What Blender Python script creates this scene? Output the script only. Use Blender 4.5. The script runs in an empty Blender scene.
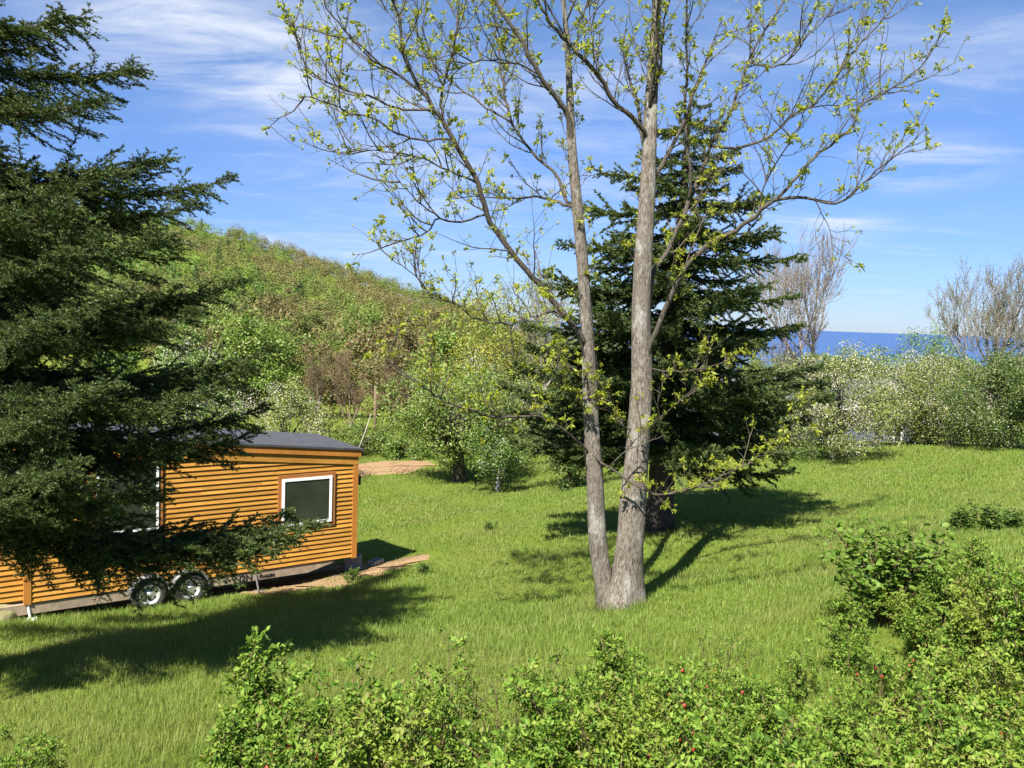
import bpy, math, random
import numpy as np
from mathutils import Matrix, Vector

SC = bpy.context.scene
COL = SC.collection
RNG = np.random.default_rng(7)
random.seed(7)

# ------------------------------------------------------------------ camera
F = 860.0
PITCH = math.atan(64.5 / F)
ROLL = math.radians(2.0)
CAM_R = Matrix.Rotation(math.pi / 2 - PITCH, 4, 'X') @ Matrix.Rotation(ROLL, 4, 'Z')
CR = np.array(CAM_R.to_3x3())


def ray(x, y):
    return CR @ np.array([(x - 512) / F, -(y - 384) / F, -1.0])


def pix(x, y, Y):
    d = ray(x, y)
    return d * (Y / d[1])


cd = bpy.data.cameras.new('camera')
cam = bpy.data.objects.new('camera', cd)
COL.objects.link(cam)
cam.matrix_world = CAM_R
cd.sensor_width = 36
cd.lens = F * 36 / 1024
cd.clip_start = 0.1
cd.clip_end = 200000
SC.camera = cam

# ------------------------------------------------------------------ terrain
CTRL = [(100, 760, 8.0), (100, 640, 13), (170, 607, 17.3), (25, 622, 16.1), (360, 574, 20.2), (-60, 600, 19), (372, 474, 38), (460, 481, 36), (497, 493, 33),
        (430, 530, 25.5), (620, 609, 14.5), (659, 530, 21), (900, 446, 40), (832, 461, 35), (1000, 446, 37), (1000, 500, 23),
        (760, 520, 21.5), (900, 600, 11.2), (300, 650, 11.4), (560, 500, 29)]
_c = [pix(*c) for c in CTRL] + [np.array(p, float) for p in
      [(2.9, 5.5, -3.25), (0, 0, -3.1), (0, 5.5, -3.75), (-4, 5, -4.1), (4.5, 8, -3.5), (-5, -5, -3.0), (5, -5, -2.0), (-20, 30, -6.9), (30, 40, -5.6), (-30, 55, -8), (0, 58, -7.5), (40, 60, -7.5), (-30, 0, -5), (30, 0, -2)]]
_c = np.array(_c)


def _phi(r):
    return np.where(r > 1e-9, r * r * np.log(np.maximum(r, 1e-9)), 0)


_n = len(_c)
_A = np.zeros((_n + 3, _n + 3))
_A[:_n, :_n] = _phi(np.linalg.norm(_c[:, None, :2] - _c[None, :, :2], axis=2)) + np.eye(_n) * 2.0
_A[:_n, _n] = 1
_A[:_n, _n + 1:] = _c[:, :2]
_A[_n, :_n] = 1
_A[_n + 1:, :_n] = _c[:, :2].T
_w = np.linalg.solve(_A, np.r_[_c[:, 2], 0, 0, 0])
SEA = -62.0


def sm(t):
    t = np.clip(t, 0, 1)
    return t * t * (3 - 2 * t)


SKY_X = np.array([-600, -100, 95, 160, 230, 290, 345, 400, 450, 500, 560, 620, 700, 1300.])
SKY_Y = np.array([180, 189, 198, 205, 222, 241, 259, 277, 293, 312, 335, 352, 372, 380.])
_u = np.array([ray(x, y)[0] / ray(x, y)[1] for x, y in zip(SKY_X, SKY_Y)])
_s = np.array([ray(x, y)[2] / ray(x, y)[1] for x, y in zip(SKY_X, SKY_Y)])


def near_z(X, Y):
    d = np.sqrt((X[..., None] - _c[:, 0]) ** 2 + (Y[..., None] - _c[:, 1]) ** 2)
    return _phi(d) @ _w[:_n] + _w[_n] + _w[_n + 1] * X + _w[_n + 2] * Y


def ground(X, Y):
    X = np.asarray(X, float)
    Y = np.asarray(Y, float)
    r = np.hypot(X, Y)
    k = np.minimum(1, 62 / np.maximum(r, 1e-6))
    zn = near_z(X * k, Y * k)
    u = np.where(Y > 1, X / np.maximum(Y, 1), np.where(X < 0, -5., 5.))
    s = np.interp(u, _u, _s)
    land = np.interp(u, [-.05, .25], [1, 0])               # hill at the left, shore at the right
    R = 400.
    D = r / np.sqrt(1 + np.minimum(u * u, 4))                # forward distance
    zc = (s - 0.02) * R
    t = np.clip((D - 85) / (R - 85), 0, 1)
    hill = -9 + (zc + 9) * t ** 1.35
    hill = np.where(D > R, zc - (D - R) * .12, hill)
    shore = -7 - 60 * sm((D - 60) / 500) - np.maximum(D - 560, 0) * .02
    far = hill * land + shore * (1 - land)
    far = np.where(Y > 1, far, -5 - r * .05)
    far = np.maximum(far, -120)
    b = sm((r - 48) / 45)
    z = zn * (1 - b) + far * b
    lump = .05 * np.sin(X * 1.3 + .7 * np.sin(Y * .9)) * np.sin(Y * 1.1 + X * .3)
    return z + lump * np.clip(1 - r / 80, 0, 1) + b * 1.2 * np.sin(X * .045 + 1) * np.sin(Y * .05)


def gz(x, y):
    return float(ground(np.array([x]), np.array([y]))[0])


def on_ground(x, Y):
    """ground point on the vertical plane Y seen in column x (rows are found by the terrain)"""
    X = pix(x, 450, Y)[0]
    for _ in range(4):
        z = gz(X, Y)
        d = ray(x, 450)
        # row at which the ray in column x meets height z at distance Y
        lo, hi = 200., 1400.
        for _ in range(30):
            m = (lo + hi) / 2
            p = pix(x, m, Y)
            if p[2] > z:
                lo = m
            else:
                hi = m
        X = pix(x, lo, Y)[0]
    return np.array([X, Y, gz(X, Y)])


# ------------------------------------------------------------------ mesh helpers
def make_mesh(name, verts, groups, mats, smooth=False):
    """groups: list of (faces array (m,k), material index)"""
    me = bpy.data.meshes.new(name)
    verts = np.asarray(verts, np.float32)
    groups = [(np.asarray(g, np.int32), m) for g, m in groups if len(g)]
    loops = np.concatenate([g.ravel() for g, _ in groups])
    sizes = np.concatenate([np.full(len(g), g.shape[1], np.int32) for g, _ in groups])
    mi = np.concatenate([(np.full(len(g), m, np.int32) if np.isscalar(m) else np.asarray(m, np.int32)) for g, m in groups])
    me.vertices.add(len(verts))
    me.vertices.foreach_set('co', verts.ravel())
    me.loops.add(len(loops))
    me.loops.foreach_set('vertex_index', loops)
    me.polygons.add(len(sizes))
    st = np.concatenate([[0], np.cumsum(sizes)[:-1]]).astype(np.int32)
    me.polygons.foreach_set('loop_start', st)
    me.polygons.foreach_set('loop_total', sizes)
    for m in mats:
        me.materials.append(m)
    me.polygons.foreach_set('material_index', mi)
    if smooth is not False:
        sv = np.ones(len(sizes), bool) if smooth is True else np.isin(mi, smooth)
        me.polygons.foreach_set('use_smooth', sv)
    elif name not in ('crown', 'foliage', 'grass', 'distant_woods'):
        me.polygons.foreach_set('use_smooth', np.zeros(len(sizes), bool))
    me.update(calc_edges=True)
    return me


def link(name, me, parent=None, loc=None, kind=None):
    o = bpy.data.objects.new(name, me)
    COL.objects.link(o)
    if parent is not None:
        o.parent = parent
    if loc is not None:
        o.location = loc
    if kind:
        o['kind'] = kind
    return o


def thing(name, label, cat, loc=(0, 0, 0), rz=0., group=None, me=None, scale=None):
    o = bpy.data.objects.new(name, me)
    COL.objects.link(o)
    o.location = loc
    o.rotation_euler = (0, 0, rz)
    if scale is not None:
        o.scale = scale if hasattr(scale, '__len__') else (scale,) * 3
    o['label'] = label
    o['category'] = cat
    if group:
        o['group'] = group
    return o


class Geo:
    """collects verts and faces with material slots"""

    def __init__(self):
        self.v = []
        self.g = []
        self.n = 0

    def add(self, v, f, m=0):
        v = np.asarray(v, float).reshape(-1, 3)
        f = np.asarray(f, np.int64)
        self.v.append(v)
        self.g.append((f + self.n, m))
        self.n += len(v)

    def box(self, a, b, m=0):
        x0, y0, z0 = a
        x1, y1, z1 = b
        v = [(x0, y0, z0), (x1, y0, z0), (x1, y1, z0), (x0, y1, z0), (x0, y0, z1), (x1, y0, z1), (x1, y1, z1), (x0, y1, z1)]
        self.add(v, [(0, 3, 2, 1), (4, 5, 6, 7), (0, 1, 5, 4), (1, 2, 6, 5), (2, 3, 7, 6), (3, 0, 4, 7)], m)

    def tube(self, p, r, n=6, m=0, caps=True):
        p = np.asarray(p, float)
        k = len(p)
        r = np.broadcast_to(np.asarray(r, float), (k,))
        t = np.gradient(p, axis=0)
        t /= np.linalg.norm(t, axis=1)[:, None] + 1e-12
        ref = np.array([0.31, 0.2, 0.93]) if abs(t[0, 2]) < .8 else np.array([.93, .3, .1])
        a = np.cross(t, ref)
        a /= np.linalg.norm(a, axis=1)[:, None] + 1e-12
        b = np.cross(t, a)
        th = np.arange(n) * 2 * math.pi / n
        v = p[:, None] + r[:, None, None] * (np.cos(th)[None, :, None] * a[:, None] + np.sin(th)[None, :, None] * b[:, None])
        i = np.arange(k - 1)[:, None] * n + np.arange(n)[None]
        j = np.arange(k - 1)[:, None] * n + (np.arange(n)[None] + 1) % n
        f = np.stack([i, i + n, j + n, j], -1).reshape(-1, 4)
        self.add(v, f, m)
        if caps and n > 3:
            base = self.n - k * n
            self.g.append((np.array([np.arange(n)]) + base, m))
            self.g.append((np.array([np.arange(n)[::-1]]) + base + (k - 1) * n, m))

    def mesh(self, name, mats, smooth=False):
        # merge groups of equal width
        w = {}
        for f, m in self.g:
            f = f.reshape(len(f), -1)
            mm = np.full(len(f), m) if np.isscalar(m) else np.asarray(m)
            w.setdefault(f.shape[1], []).append((f, mm))
        gs = [(np.concatenate([a for a, _ in l]), np.concatenate([b for _, b in l])) for l in w.values()]
        return make_mesh(name, np.concatenate(self.v), gs, mats, smooth)


def unit(v):
    v = np.asarray(v, float)
    return v / (np.linalg.norm(v, axis=-1, keepdims=True) + 1e-12)


def rand_dirs(n, rng):
    return unit(rng.normal(size=(n, 3)))


def leaves(g, c, axis, length, width, rng, fold=.25, m=0, up=None):
    """folded leaves: base at c, pointing along axis"""
    n = len(c)
    axis = unit(axis)
    side = np.cross(axis, rand_dirs(n, rng) if up is None else unit(up + .5 * rng.normal(size=(n, 3))))
    side = unit(side)
    nrm = np.cross(side, axis)
    L = np.broadcast_to(length, (n,))[:, None]
    W = np.broadcast_to(width, (n,))[:, None]
    b = c
    t = c + axis * L - nrm * L * .12
    mid = c + axis * L * .48
    l = mid + side * W * .5 + nrm * W * fold
    r = mid - side * W * .5 + nrm * W * fold
    v = np.stack([b, l, t, r], 1).reshape(-1, 3)
    k = np.arange(n)[:, None] * 4
    f = np.concatenate([k + np.array([[0, 2, 1]]), k + np.array([[0, 3, 2]])], 1).reshape(-1, 3)
    mm = m if np.isscalar(m) else np.repeat(m, 2)
    g.add(v, f, mm)


def hexleaves(g, c, axis, length, width, rng, up, m=0):
    """broad rounded leaf: six outline points about a midrib"""
    n = len(c)
    axis = unit(axis)
    side = unit(np.cross(axis, unit(up + .5 * rng.normal(size=(n, 3)))))
    nrm = np.cross(side, axis)
    L = np.broadcast_to(length, (n,))[:, None]
    W = np.broadcast_to(width, (n,))[:, None]
    P = []
    for a, s, z in [(0, 0, 0), (.28, .42, .12), (.66, .44, .1), (1, 0, -.15), (.66, -.44, .1), (.28, -.42, .12), (.5, 0, -.02)]:
        P.append(c + axis * L * a + side * W * s + nrm * L * z)
    v = np.stack(P, 1).reshape(-1, 3)
    k = np.arange(n)[:, None] * 7
    fs = [(6, 0, 5), (6, 1, 0), (6, 2, 1), (6, 3, 2), (6, 4, 3), (6, 5, 4)]
    f = np.concatenate([k + np.array([q]) for q in fs], 1).reshape(-1, 3)
    g.add(v, f, m)


def curve_pts(pts, n):
    """Catmull-Rom through points; pts (k,d)"""
    p = np.asarray(pts, float)
    k = len(p)
    q = np.vstack([2 * p[0] - p[1], p, 2 * p[-1] - p[-2]])
    t = np.linspace(0, k - 1 - 1e-6, n)
    i = t.astype(int)
    u = (t - i)[:, None]
    a, b, c, d = q[i], q[i + 1], q[i + 2], q[i + 3]
    return .5 * (2 * b + (c - a) * u + (2 * a - 5 * b + 4 * c - d) * u ** 2 + (3 * b - a - 3 * c + d) * u ** 3)


# ------------------------------------------------------------------ materials
class NT:
    def __init__(self, name):
        self.mat = bpy.data.materials.new(name)
        self.mat.use_nodes = True
        self.t = self.mat.node_tree
        self.t.nodes.clear()
        self.out = self.t.nodes.new('ShaderNodeOutputMaterial')

    def n(self, kind, **kw):
        o = self.t.nodes.new(kind)
        for k, v in kw.items():
            if k == 'inp':
                for a, b in v.items():
                    if isinstance(b, bpy.types.NodeSocket):
                        self.t.links.new(b, o.inputs[a])
                    else:
                        o.inputs[a].default_value = b
            else:
                setattr(o, k, v)
        return o

    def surf(self, s):
        self.t.links.new(s, self.out.inputs['Surface'])
        return self.mat

    def ramp(self, fac, stops):
        r = self.n('ShaderNodeValToRGB')
        e = r.color_ramp.elements
        while len(e) < len(stops):
            e.new(.5)
        for a, (p, c) in zip(e, stops):
            a.position = p
            a.color = (*c, 1)
        self.t.links.new(fac, r.inputs[0])
        return r.outputs[0]

    def noise(self, scale, detail=4, rough=.6, vec=None, dist=0.):
        o = self.n('ShaderNodeTexNoise', inp={'Scale': scale, 'Detail': detail, 'Roughness': rough, 'Distortion': dist})
        if vec is not None:
            self.t.links.new(vec, o.inputs['Vector'])
        return o.outputs['Fac']

    def coord(self, scale=(1, 1, 1), which='Object'):
        c = self.n('ShaderNodeTexCoord')
        m = self.n('ShaderNodeMapping', inp={'Scale': scale})
        self.t.links.new(c.outputs[which], m.inputs['Vector'])
        return m.outputs[0]

    def mix(self, f, a, b, blend='MIX'):
        o = self.n('ShaderNodeMix', data_type='RGBA', blend_type=blend)
        for i, v in ((0, f), (6, a), (7, b)):
            if isinstance(v, bpy.types.NodeSocket):
                self.t.links.new(v, o.inputs[i])
            else:
                o.inputs[i].default_value = v if i == 0 else (*v, 1)
        return o.outputs[2]

    def bump(self, h, strength=.5, dist=.02):
        return self.n('ShaderNodeBump', inp={'Strength': strength, 'Distance': dist, 'Height': h}).outputs[0]

    def principled(self, col, rough=.6, spec=.4, normal=None, metal=0.):
        p = self.n('ShaderNodeBsdfPrincipled', inp={'Roughness': rough, 'Specular IOR Level': spec, 'Metallic': metal})
        if isinstance(col, bpy.types.NodeSocket):
            self.t.links.new(col, p.inputs['Base Color'])
        else:
            p.inputs['Base Color'].default_value = (*col, 1)
        if normal is not None:
            self.t.links.new(normal, p.inputs['Normal'])
        return p.outputs[0]


def leaf_mat(name, cols, transl=.35, rough=.45, spec=.35, objvar=.0):
    """leaf with a random tint per leaf out of cols, part of the light passing through"""
    t = NT(name)
    geo = t.n('ShaderNodeNewGeometry')
    k = len(cols)
    c = t.ramp(geo.outputs['Random Per Island'], [(i / max(k - 1, 1), q) for i, q in enumerate(cols)])
    if objvar:
        oi = t.n('ShaderNodeObjectInfo')
        v = t.n('ShaderNodeMapRange', inp={'Value': oi.outputs['Random'], 'To Min': 1 - objvar, 'To Max': 1 + objvar})
        h = t.n('ShaderNodeHueSaturation', inp={'Value': v.outputs[0], 'Color': c})
        h2 = t.n('ShaderNodeMapRange', inp={'Value': oi.outputs['Random'], 'To Min': .5 - objvar * .08, 'To Max': .5 + objvar * .08})
        t.t.links.new(h2.outputs[0], h.inputs['Hue'])
        c = h.outputs[0]
    p = t.principled(c, rough, spec)
    tr = t.n('ShaderNodeBsdfTranslucent')
    ht = t.n('ShaderNodeHueSaturation', inp={'Saturation': 1.1, 'Value': 1.15, 'Color': c})
    t.t.links.new(ht.outputs[0], tr.inputs['Color'])
    m = t.n('ShaderNodeMixShader', inp={0: transl})
    t.t.links.new(p, m.inputs[1])
    t.t.links.new(tr.outputs[0], m.inputs[2])
    return t.surf(m.outputs[0])


def bark_mat(name, c0, c1, c2, scale=1., patch=None):
    t = NT(name)
    v = t.coord((9 * scale, 9 * scale, 2.2 * scale))
    n1 = t.noise(3.2, 6, .65, v, .4)
    n2 = t.noise(1.1, 3, .5, t.coord((2 * scale, 2 * scale, 1.2 * scale)))
    c = t.ramp(n1, [(.36, c0), (.5, c1), (.66, c2)])
    c = t.mix(t.ramp(n2, [(.35, (0, 0, 0)), (.7, (.75, .75, .75))]), c, c1)
    if patch:
        n3 = t.noise(2.0, 6, .65, t.coord((1.6 * scale, 1.6 * scale, .7 * scale)), .5)
        c = t.mix(t.ramp(n3, [(.54, (0, 0, 0)), (.64, (.7, .7, .7))]), c, patch)
    return t.surf(t.principled(c, .9, .15, t.bump(n1, 1., .05)))


def flat_mat(name, col, rough=.5, spec=.4, metal=0., var=.12, scale=6, bump=.0):
    t = NT(name)
    n = t.noise(scale, 5, .6, t.coord())
    a = tuple(x * (1 - var) for x in col)
    b = tuple(min(1, x * (1 + var)) for x in col)
    c = t.ramp(n, [(.3, a), (.7, b)])
    return t.surf(t.principled(c, rough, spec, t.bump(n, bump, .01) if bump else None, metal))


M = {}
M['needle_near'] = leaf_mat('spruce needles', [(.028, .050, .013), (.046, .076, .018), (.075, .107, .025), (.14, .168, .042)], .16, .5, .3)
M['needle_back'] = leaf_mat('dark spruce needles', [(.034, .060, .017), (.055, .088, .023), (.09, .125, .032), (.15, .18, .048)], .17, .5, .3)
M['spruce_bark'] = bark_mat('spruce bark', (.03, .024, .02), (.07, .055, .045), (.12, .10, .085), 1.2)
M['twig_bark'] = flat_mat('twig bark', (.075, .06, .045), .9, .1, var=.3)
M['maple_bark'] = bark_mat('maple bark', (.045, .035, .027), (.17, .145, .115), (.29, .255, .215), 1.25, (.35, .335, .30))
M['limb_bark'] = bark_mat('maple limb bark', (.03, .024, .019), (.105, .088, .068), (.19, .165, .135), 2.)
M['maple_twig'] = flat_mat('maple twigs', (.085, .07, .05), .85, .15, var=.35)
M['maple_leaf'] = leaf_mat('young maple leaves', [(.25, .29, .03), (.34, .38, .045), (.42, .42, .055), (.28, .35, .04)], .55)
M['apple_bark'] = bark_mat('apple bark', (.03, .025, .022), (.08, .066, .055), (.13, .11, .095), 1.5)
M['pale_bark'] = bark_mat('pale bark', (.20, .18, .15), (.40, .37, .33), (.55, .52, .47), 1.5)
M['grey_twig'] = flat_mat('grey twigs', (.22, .19, .16), .9, .1, var=.25)
M['brown_twig'] = flat_mat('brown twigs', (.14, .10, .065), .9, .1, var=.25)
M['leaf_fresh'] = leaf_mat('fresh green leaves', [(.075, .14, .022), (.12, .20, .03), (.17, .26, .045), (.22, .30, .07)], .35)
M['leaf_dark'] = leaf_mat('dense green leaves', [(.045, .085, .016), (.07, .12, .022), (.10, .155, .03)], .3)
M['leaf_pale'] = leaf_mat('pale spring leaves', [(.14, .18, .035), (.19, .23, .05), (.25, .27, .07)], .35)
M['leaf_yellow'] = leaf_mat('yellow green catkins', [(.22, .225, .03), (.29, .27, .04), (.34, .31, .06)], .35)
M['leaf_olive'] = leaf_mat('olive green leaves', [(.095, .12, .03), (.13, .16, .04), (.18, .20, .06)], .3)
M['blossom'] = leaf_mat('white blossom', [(.45, .43, .33), (.55, .52, .42), (.50, .42, .36), (.64, .61, .54)], .3, .7, .1)
M['bud_brown'] = leaf_mat('brown buds', [(.15, .105, .055), (.20, .14, .07), (.17, .15, .06)], .25, .8, .1)
M['rose_leaf'] = leaf_mat('rose leaves', [(.042, .09, .011), (.080, .155, .017), (.13, .22, .027), (.185, .28, .042)], .3, .55, .15)
M['rose_young'] = leaf_mat('young rose leaves', [(.12, .19, .02), (.17, .24, .03), (.21, .28, .045), (.15, .12, .045)], .3, .55, .15)
M['broad_leaf'] = leaf_mat('broad leaves', [(.075, .14, .018), (.12, .20, .028), (.18, .27, .05)], .38, .5, .2)
M['rose_stem'] = flat_mat('rose stems', (.13, .085, .05), .8, .2, var=.3)
M['hip'] = flat_mat('rose hips', (.30, .03, .02), .5, .5, var=.2)
def grass_mat():
    t = NT('grass blades')
    geo = t.n('ShaderNodeNewGeometry')
    c = t.ramp(geo.outputs['Random Per Island'], [(0, (.120, .195, .028)), (.35, (.16, .245, .038)), (.7, (.20, .285, .05)), (.93, (.25, .31, .07)), (1, (.36, .32, .14))])
    v = t.coord()
    c = t.mix(t.ramp(t.noise(.42, 5, .65, v, .3), [(.46, (0, 0, 0)), (.68, (.6, .6, .6))]), c, (.26, .25, .085))
    c = t.mix(t.ramp(t.noise(.9, 4, .6, v), [(.52, (0, 0, 0)), (.70, (.5, .5, .5))]), c, (.085, .16, .022))
    p = t.principled(c, .55, .2)
    tr = t.n('ShaderNodeBsdfTranslucent')
    t.t.links.new(c, tr.inputs['Color'])
    m = t.n('ShaderNodeMixShader', inp={0: .42})
    t.t.links.new(p, m.inputs[1])
    t.t.links.new(tr.outputs[0], m.inputs[2])
    return t.surf(m.outputs[0])


M['grass'] = grass_mat()
M['nettle'] = leaf_mat('weed leaves', [(.05, .10, .014), (.08, .14, .02), (.12, .18, .035)], .35)
FOREST = [leaf_mat('far woods budding', [(.165, .135, .06), (.19, .16, .07), (.18, .175, .065)], .3, .8, .1),
          leaf_mat('far woods olive', [(.135, .16, .045), (.16, .185, .05), (.18, .20, .06)], .3, .8, .1),
          leaf_mat('far woods light green', [(.13, .20, .035), (.16, .24, .042), (.19, .26, .055)], .3, .8, .1),
          leaf_mat('far woods mid green', [(.085, .145, .035), (.10, .17, .04), (.13, .195, .045)], .3, .8, .1),
          leaf_mat('far woods conifer', [(.04, .075, .028), (.06, .095, .032)], .2, .8, .1)]


def ground_mat():
    t = NT('meadow soil and turf')
    v = t.coord()
    n1 = t.noise(.35, 5, .6, v)
    n2 = t.noise(9., 6, .7, v)
    n3 = t.noise(60., 3, .7, v)
    c = t.ramp(n2, [(.3, (.06, .085, .012)), (.5, (.11, .15, .018)), (.75, (.17, .19, .035))])
    c2 = t.ramp(n3, [(.3, (.08, .11, .014)), (.7, (.16, .20, .025))])
    c = t.mix(.5, c, c2)
    c = t.mix(t.ramp(n1, [(.42, (0, 0, 0)), (.62, (.5, .5, .5))]), c, (.13, .15, .03))
    return t.surf(t.principled(c, .95, .1, t.bump(n3, .6, .05)))


def soil_mat():
    t = NT('bare dug soil')
    v = t.coord()
    n1 = t.noise(1.6, 6, .7, v)
    n2 = t.noise(22., 5, .7, v)
    c = t.ramp(n2, [(.3, (.17, .105, .055)), (.55, (.31, .205, .11)), (.8, (.42, .30, .18))])
    c = t.mix(t.ramp(n1, [(.4, (0, 0, 0)), (.7, (.6, .6, .6))]), c, (.25, .155, .085))
    return t.surf(t.principled(c, .95, .1, t.bump(n2, .8, .06)))


def sea_mat():
    t = NT('sea water')
    v = t.coord((.002, .0006, 1))
    n = t.noise(3., 5, .6, v)
    c = t.ramp(n, [(.35, (.040, .085, .20)), (.65, (.05, .10, .23))])
    b = t.bump(t.noise(.25, 4, .6, t.coord()), .4, .3)
    return t.surf(t.principled(c, .55, .12, b))


# ------------------------------------------------------------------ ground, sea
def polar_sheet(rs, nth, zf):
    th = np.arange(nth) * 2 * math.pi / nth
    X = rs[:, None] * np.cos(th)[None]
    Y = rs[:, None] * np.sin(th)[None]
    Z = zf(X, Y)
    v = np.stack([X, Y, Z], -1).reshape(-1, 3)
    k = len(rs)
    i = np.arange(k - 1)[:, None] * nth + np.arange(nth)[None]
    j = np.arange(k - 1)[:, None] * nth + (np.arange(nth)[None] + 1) % nth
    f = np.stack([i, i + nth, j + nth, j], -1).reshape(-1, 4)
    c = len(v)
    v = np.vstack([v, [[0, 0, float(zf(np.array([0.]), np.array([0.]))[0])]]])
    a = np.arange(nth)
    tri = np.stack([np.full(nth, c), a, (a + 1) % nth], -1)
    return v, [(f, 0), (tri, 0)]


rs = np.concatenate([np.linspace(.8, 60, 110), np.geomspace(62, 2200, 70)])
v, g = polar_sheet(rs, 360, ground)
link('ground', make_mesh('ground', v, g, [ground_mat()], True), kind='structure')
v, g = polar_sheet(np.geomspace(60, 90000, 50), 180, lambda X, Y: np.full_like(X, SEA))
link('sea', make_mesh('sea', v, g, [sea_mat()], True), kind='structure')


def draped(name, outline, mat, lift, n=40, jag=.25, kind='structure'):
    """patch of bare soil: an irregular outline draped on the terrain"""
    o = np.asarray(outline, float)
    p = curve_pts(np.vstack([o, o[:1]]), n)[:-1]
    w = np.arange(len(p))
    p = p + RNG.normal(size=p.shape) * jag + 2.2 * jag * np.stack([np.sin(w * .9 + 1), np.cos(w * .63)], -1)
    c = p.mean(0)
    ks = np.array([0.02, .25, .5, .75, .9, 1.])
    P = c[None, None] + (p - c)[None] * ks[:, None, None]
    X, Y = P[..., 0], P[..., 1]
    Z = ground(X, Y) + lift + RNG.normal(size=X.shape) * .02
    Z[-1] -= lift + .03
    V = np.stack([X, Y, Z], -1).reshape(-1, 3)
    m = p.shape[0]
    i = np.arange(len(ks) - 1)[:, None] * m + np.arange(m)[None]
    j = np.arange(len(ks) - 1)[:, None] * m + (np.arange(m)[None] + 1) % m
    f = np.stack([i, i + m, j + m, j], -1).reshape(-1, 4)
    return link(name, make_mesh(name, V, [(f, 0), (np.arange(m)[None], 0)], [mat], True), kind=kind), p


SOIL = soil_mat()

# ------------------------------------------------------------------ tiny house on wheels
NEAR = pix(25, 605, 16.1)
FAR = pix(355, 556, 20.1)
ex = unit(np.array([FAR[0] - NEAR[0], FAR[1] - NEAR[1], 0]))
ey = np.array([-ex[1], ex[0], 0])
LEN = float(np.hypot(FAR[0] - NEAR[0], FAR[1] - NEAR[1]))
BOT = (NEAR[2] + FAR[2]) / 2
ORI = np.array([NEAR[0], NEAR[1], BOT])
RZ = math.atan2(ex[1], ex[0])


def wall_pt(x, y, off=0.):
    """local (s, z) of a pixel on the wall plane pushed off towards the camera"""
    d = ray(x, y)
    o = ORI - ey * off
    k = (o @ ey) / (d @ ey)
    p = d * k - ORI
    return float(p @ ex), float(p[2])


def house_local(p):
    q = np.asarray(p) - ORI[:2]
    return q @ ex[:2], q @ ey[:2]


def wood_mat(name, c0, c1, c2, along='X', boards=None):
    t = NT(name)
    sc = {'X': (1.1, 14, 14), 'Z': (14, 14, 1.1)}[along]
    n = t.noise(2.4, 6, .65, t.coord(sc), .6)
    c = t.ramp(n, [(.28, c0), (.5, c1), (.75, c2)])
    geo = t.n('ShaderNodeNewGeometry')
    v = t.n('ShaderNodeMapRange', inp={'Value': geo.outputs['Random Per Island'], 'To Min': .76, 'To Max': 1.1})
    h = t.n('ShaderNodeHueSaturation', inp={'Value': v.outputs[0], 'Color': c})
    kv = t.n('ShaderNodeTexVoronoi', inp={'Scale': 5.0, 'Randomness': 1.})
    t.t.links.new(t.coord((.8, 1.5, 2.4) if along == 'X' else (2.4, 2.4, .8)), kv.inputs['Vector'])
    c = t.mix(t.ramp(kv.outputs['Distance'], [(.05, (.85, .85, .85)), (.12, (0, 0, 0))]), h.outputs[0], tuple(x * .35 for x in c0))
    n2 = t.noise(1.7, 4, .6, t.coord((.6, 1, 1.3)))
    c = t.mix(t.ramp(n2, [(.42, (0, 0, 0)), (.72, (.5, .5, .5))]), c, tuple(x * .62 for x in c1))
    return t.surf(t.principled(c, .8, .1, t.bump(n, .3, .01)))


M['siding'] = wood_mat('oiled lap siding', (.33, .145, .024), (.44, .212, .040), (.53, .28, .065))
M['trimwood'] = wood_mat('brown stained trim', (.22, .085, .025), (.32, .13, .04), (.40, .18, .06))
M['postwood'] = wood_mat('oiled corner posts', (.32, .12, .022), (.42, .17, .034), (.50, .22, .05), 'Z')
M['roofing'] = flat_mat('dark roofing felt', (.055, .055, .06), .75, .3, var=.25, scale=5, bump=.2)
M['white'] = flat_mat('white window vinyl', (.78, .78, .76), .4, .4, var=.04)
M['glass'] = flat_mat('dark window glass', (.030, .038, .024), .2, .18, var=.3, scale=1.5)
M['chassis'] = flat_mat('pale primed steel', (.27, .21, .15), .7, .2, var=.3, scale=4)
M['black'] = flat_mat('black rubber', (.03, .028, .026), .8, .3, var=.3, scale=12)
M['lettering'] = flat_mat('black lettering', (.012, .012, .012), .6, .3)
M['rim'] = flat_mat('silver wheel rims', (.55, .54, .52), .35, .5, .6, var=.15, scale=9)
M['fender'] = flat_mat('galvanised steel', (.16, .155, .15), .5, .4, .2, var=.2, scale=7)
M['red'] = flat_mat('red lens', (.30, .01, .01), .2, .5)
M['concrete'] = flat_mat('concrete', (.28, .27, .26), .9, .2, var=.25, scale=10, bump=.4)

ty = thing('tiny_house', 'orange brown wooden tiny house with lap siding on a tandem axle trailer', 'tiny house', ORI, RZ)
E = .106
DEP = 2.5
roof_far = wall_pt(356, 450)[1]
roof_slope = .098
LEFT = -2.6


def roof_z(s):
    return roof_far + (LEN - s) * roof_slope


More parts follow.
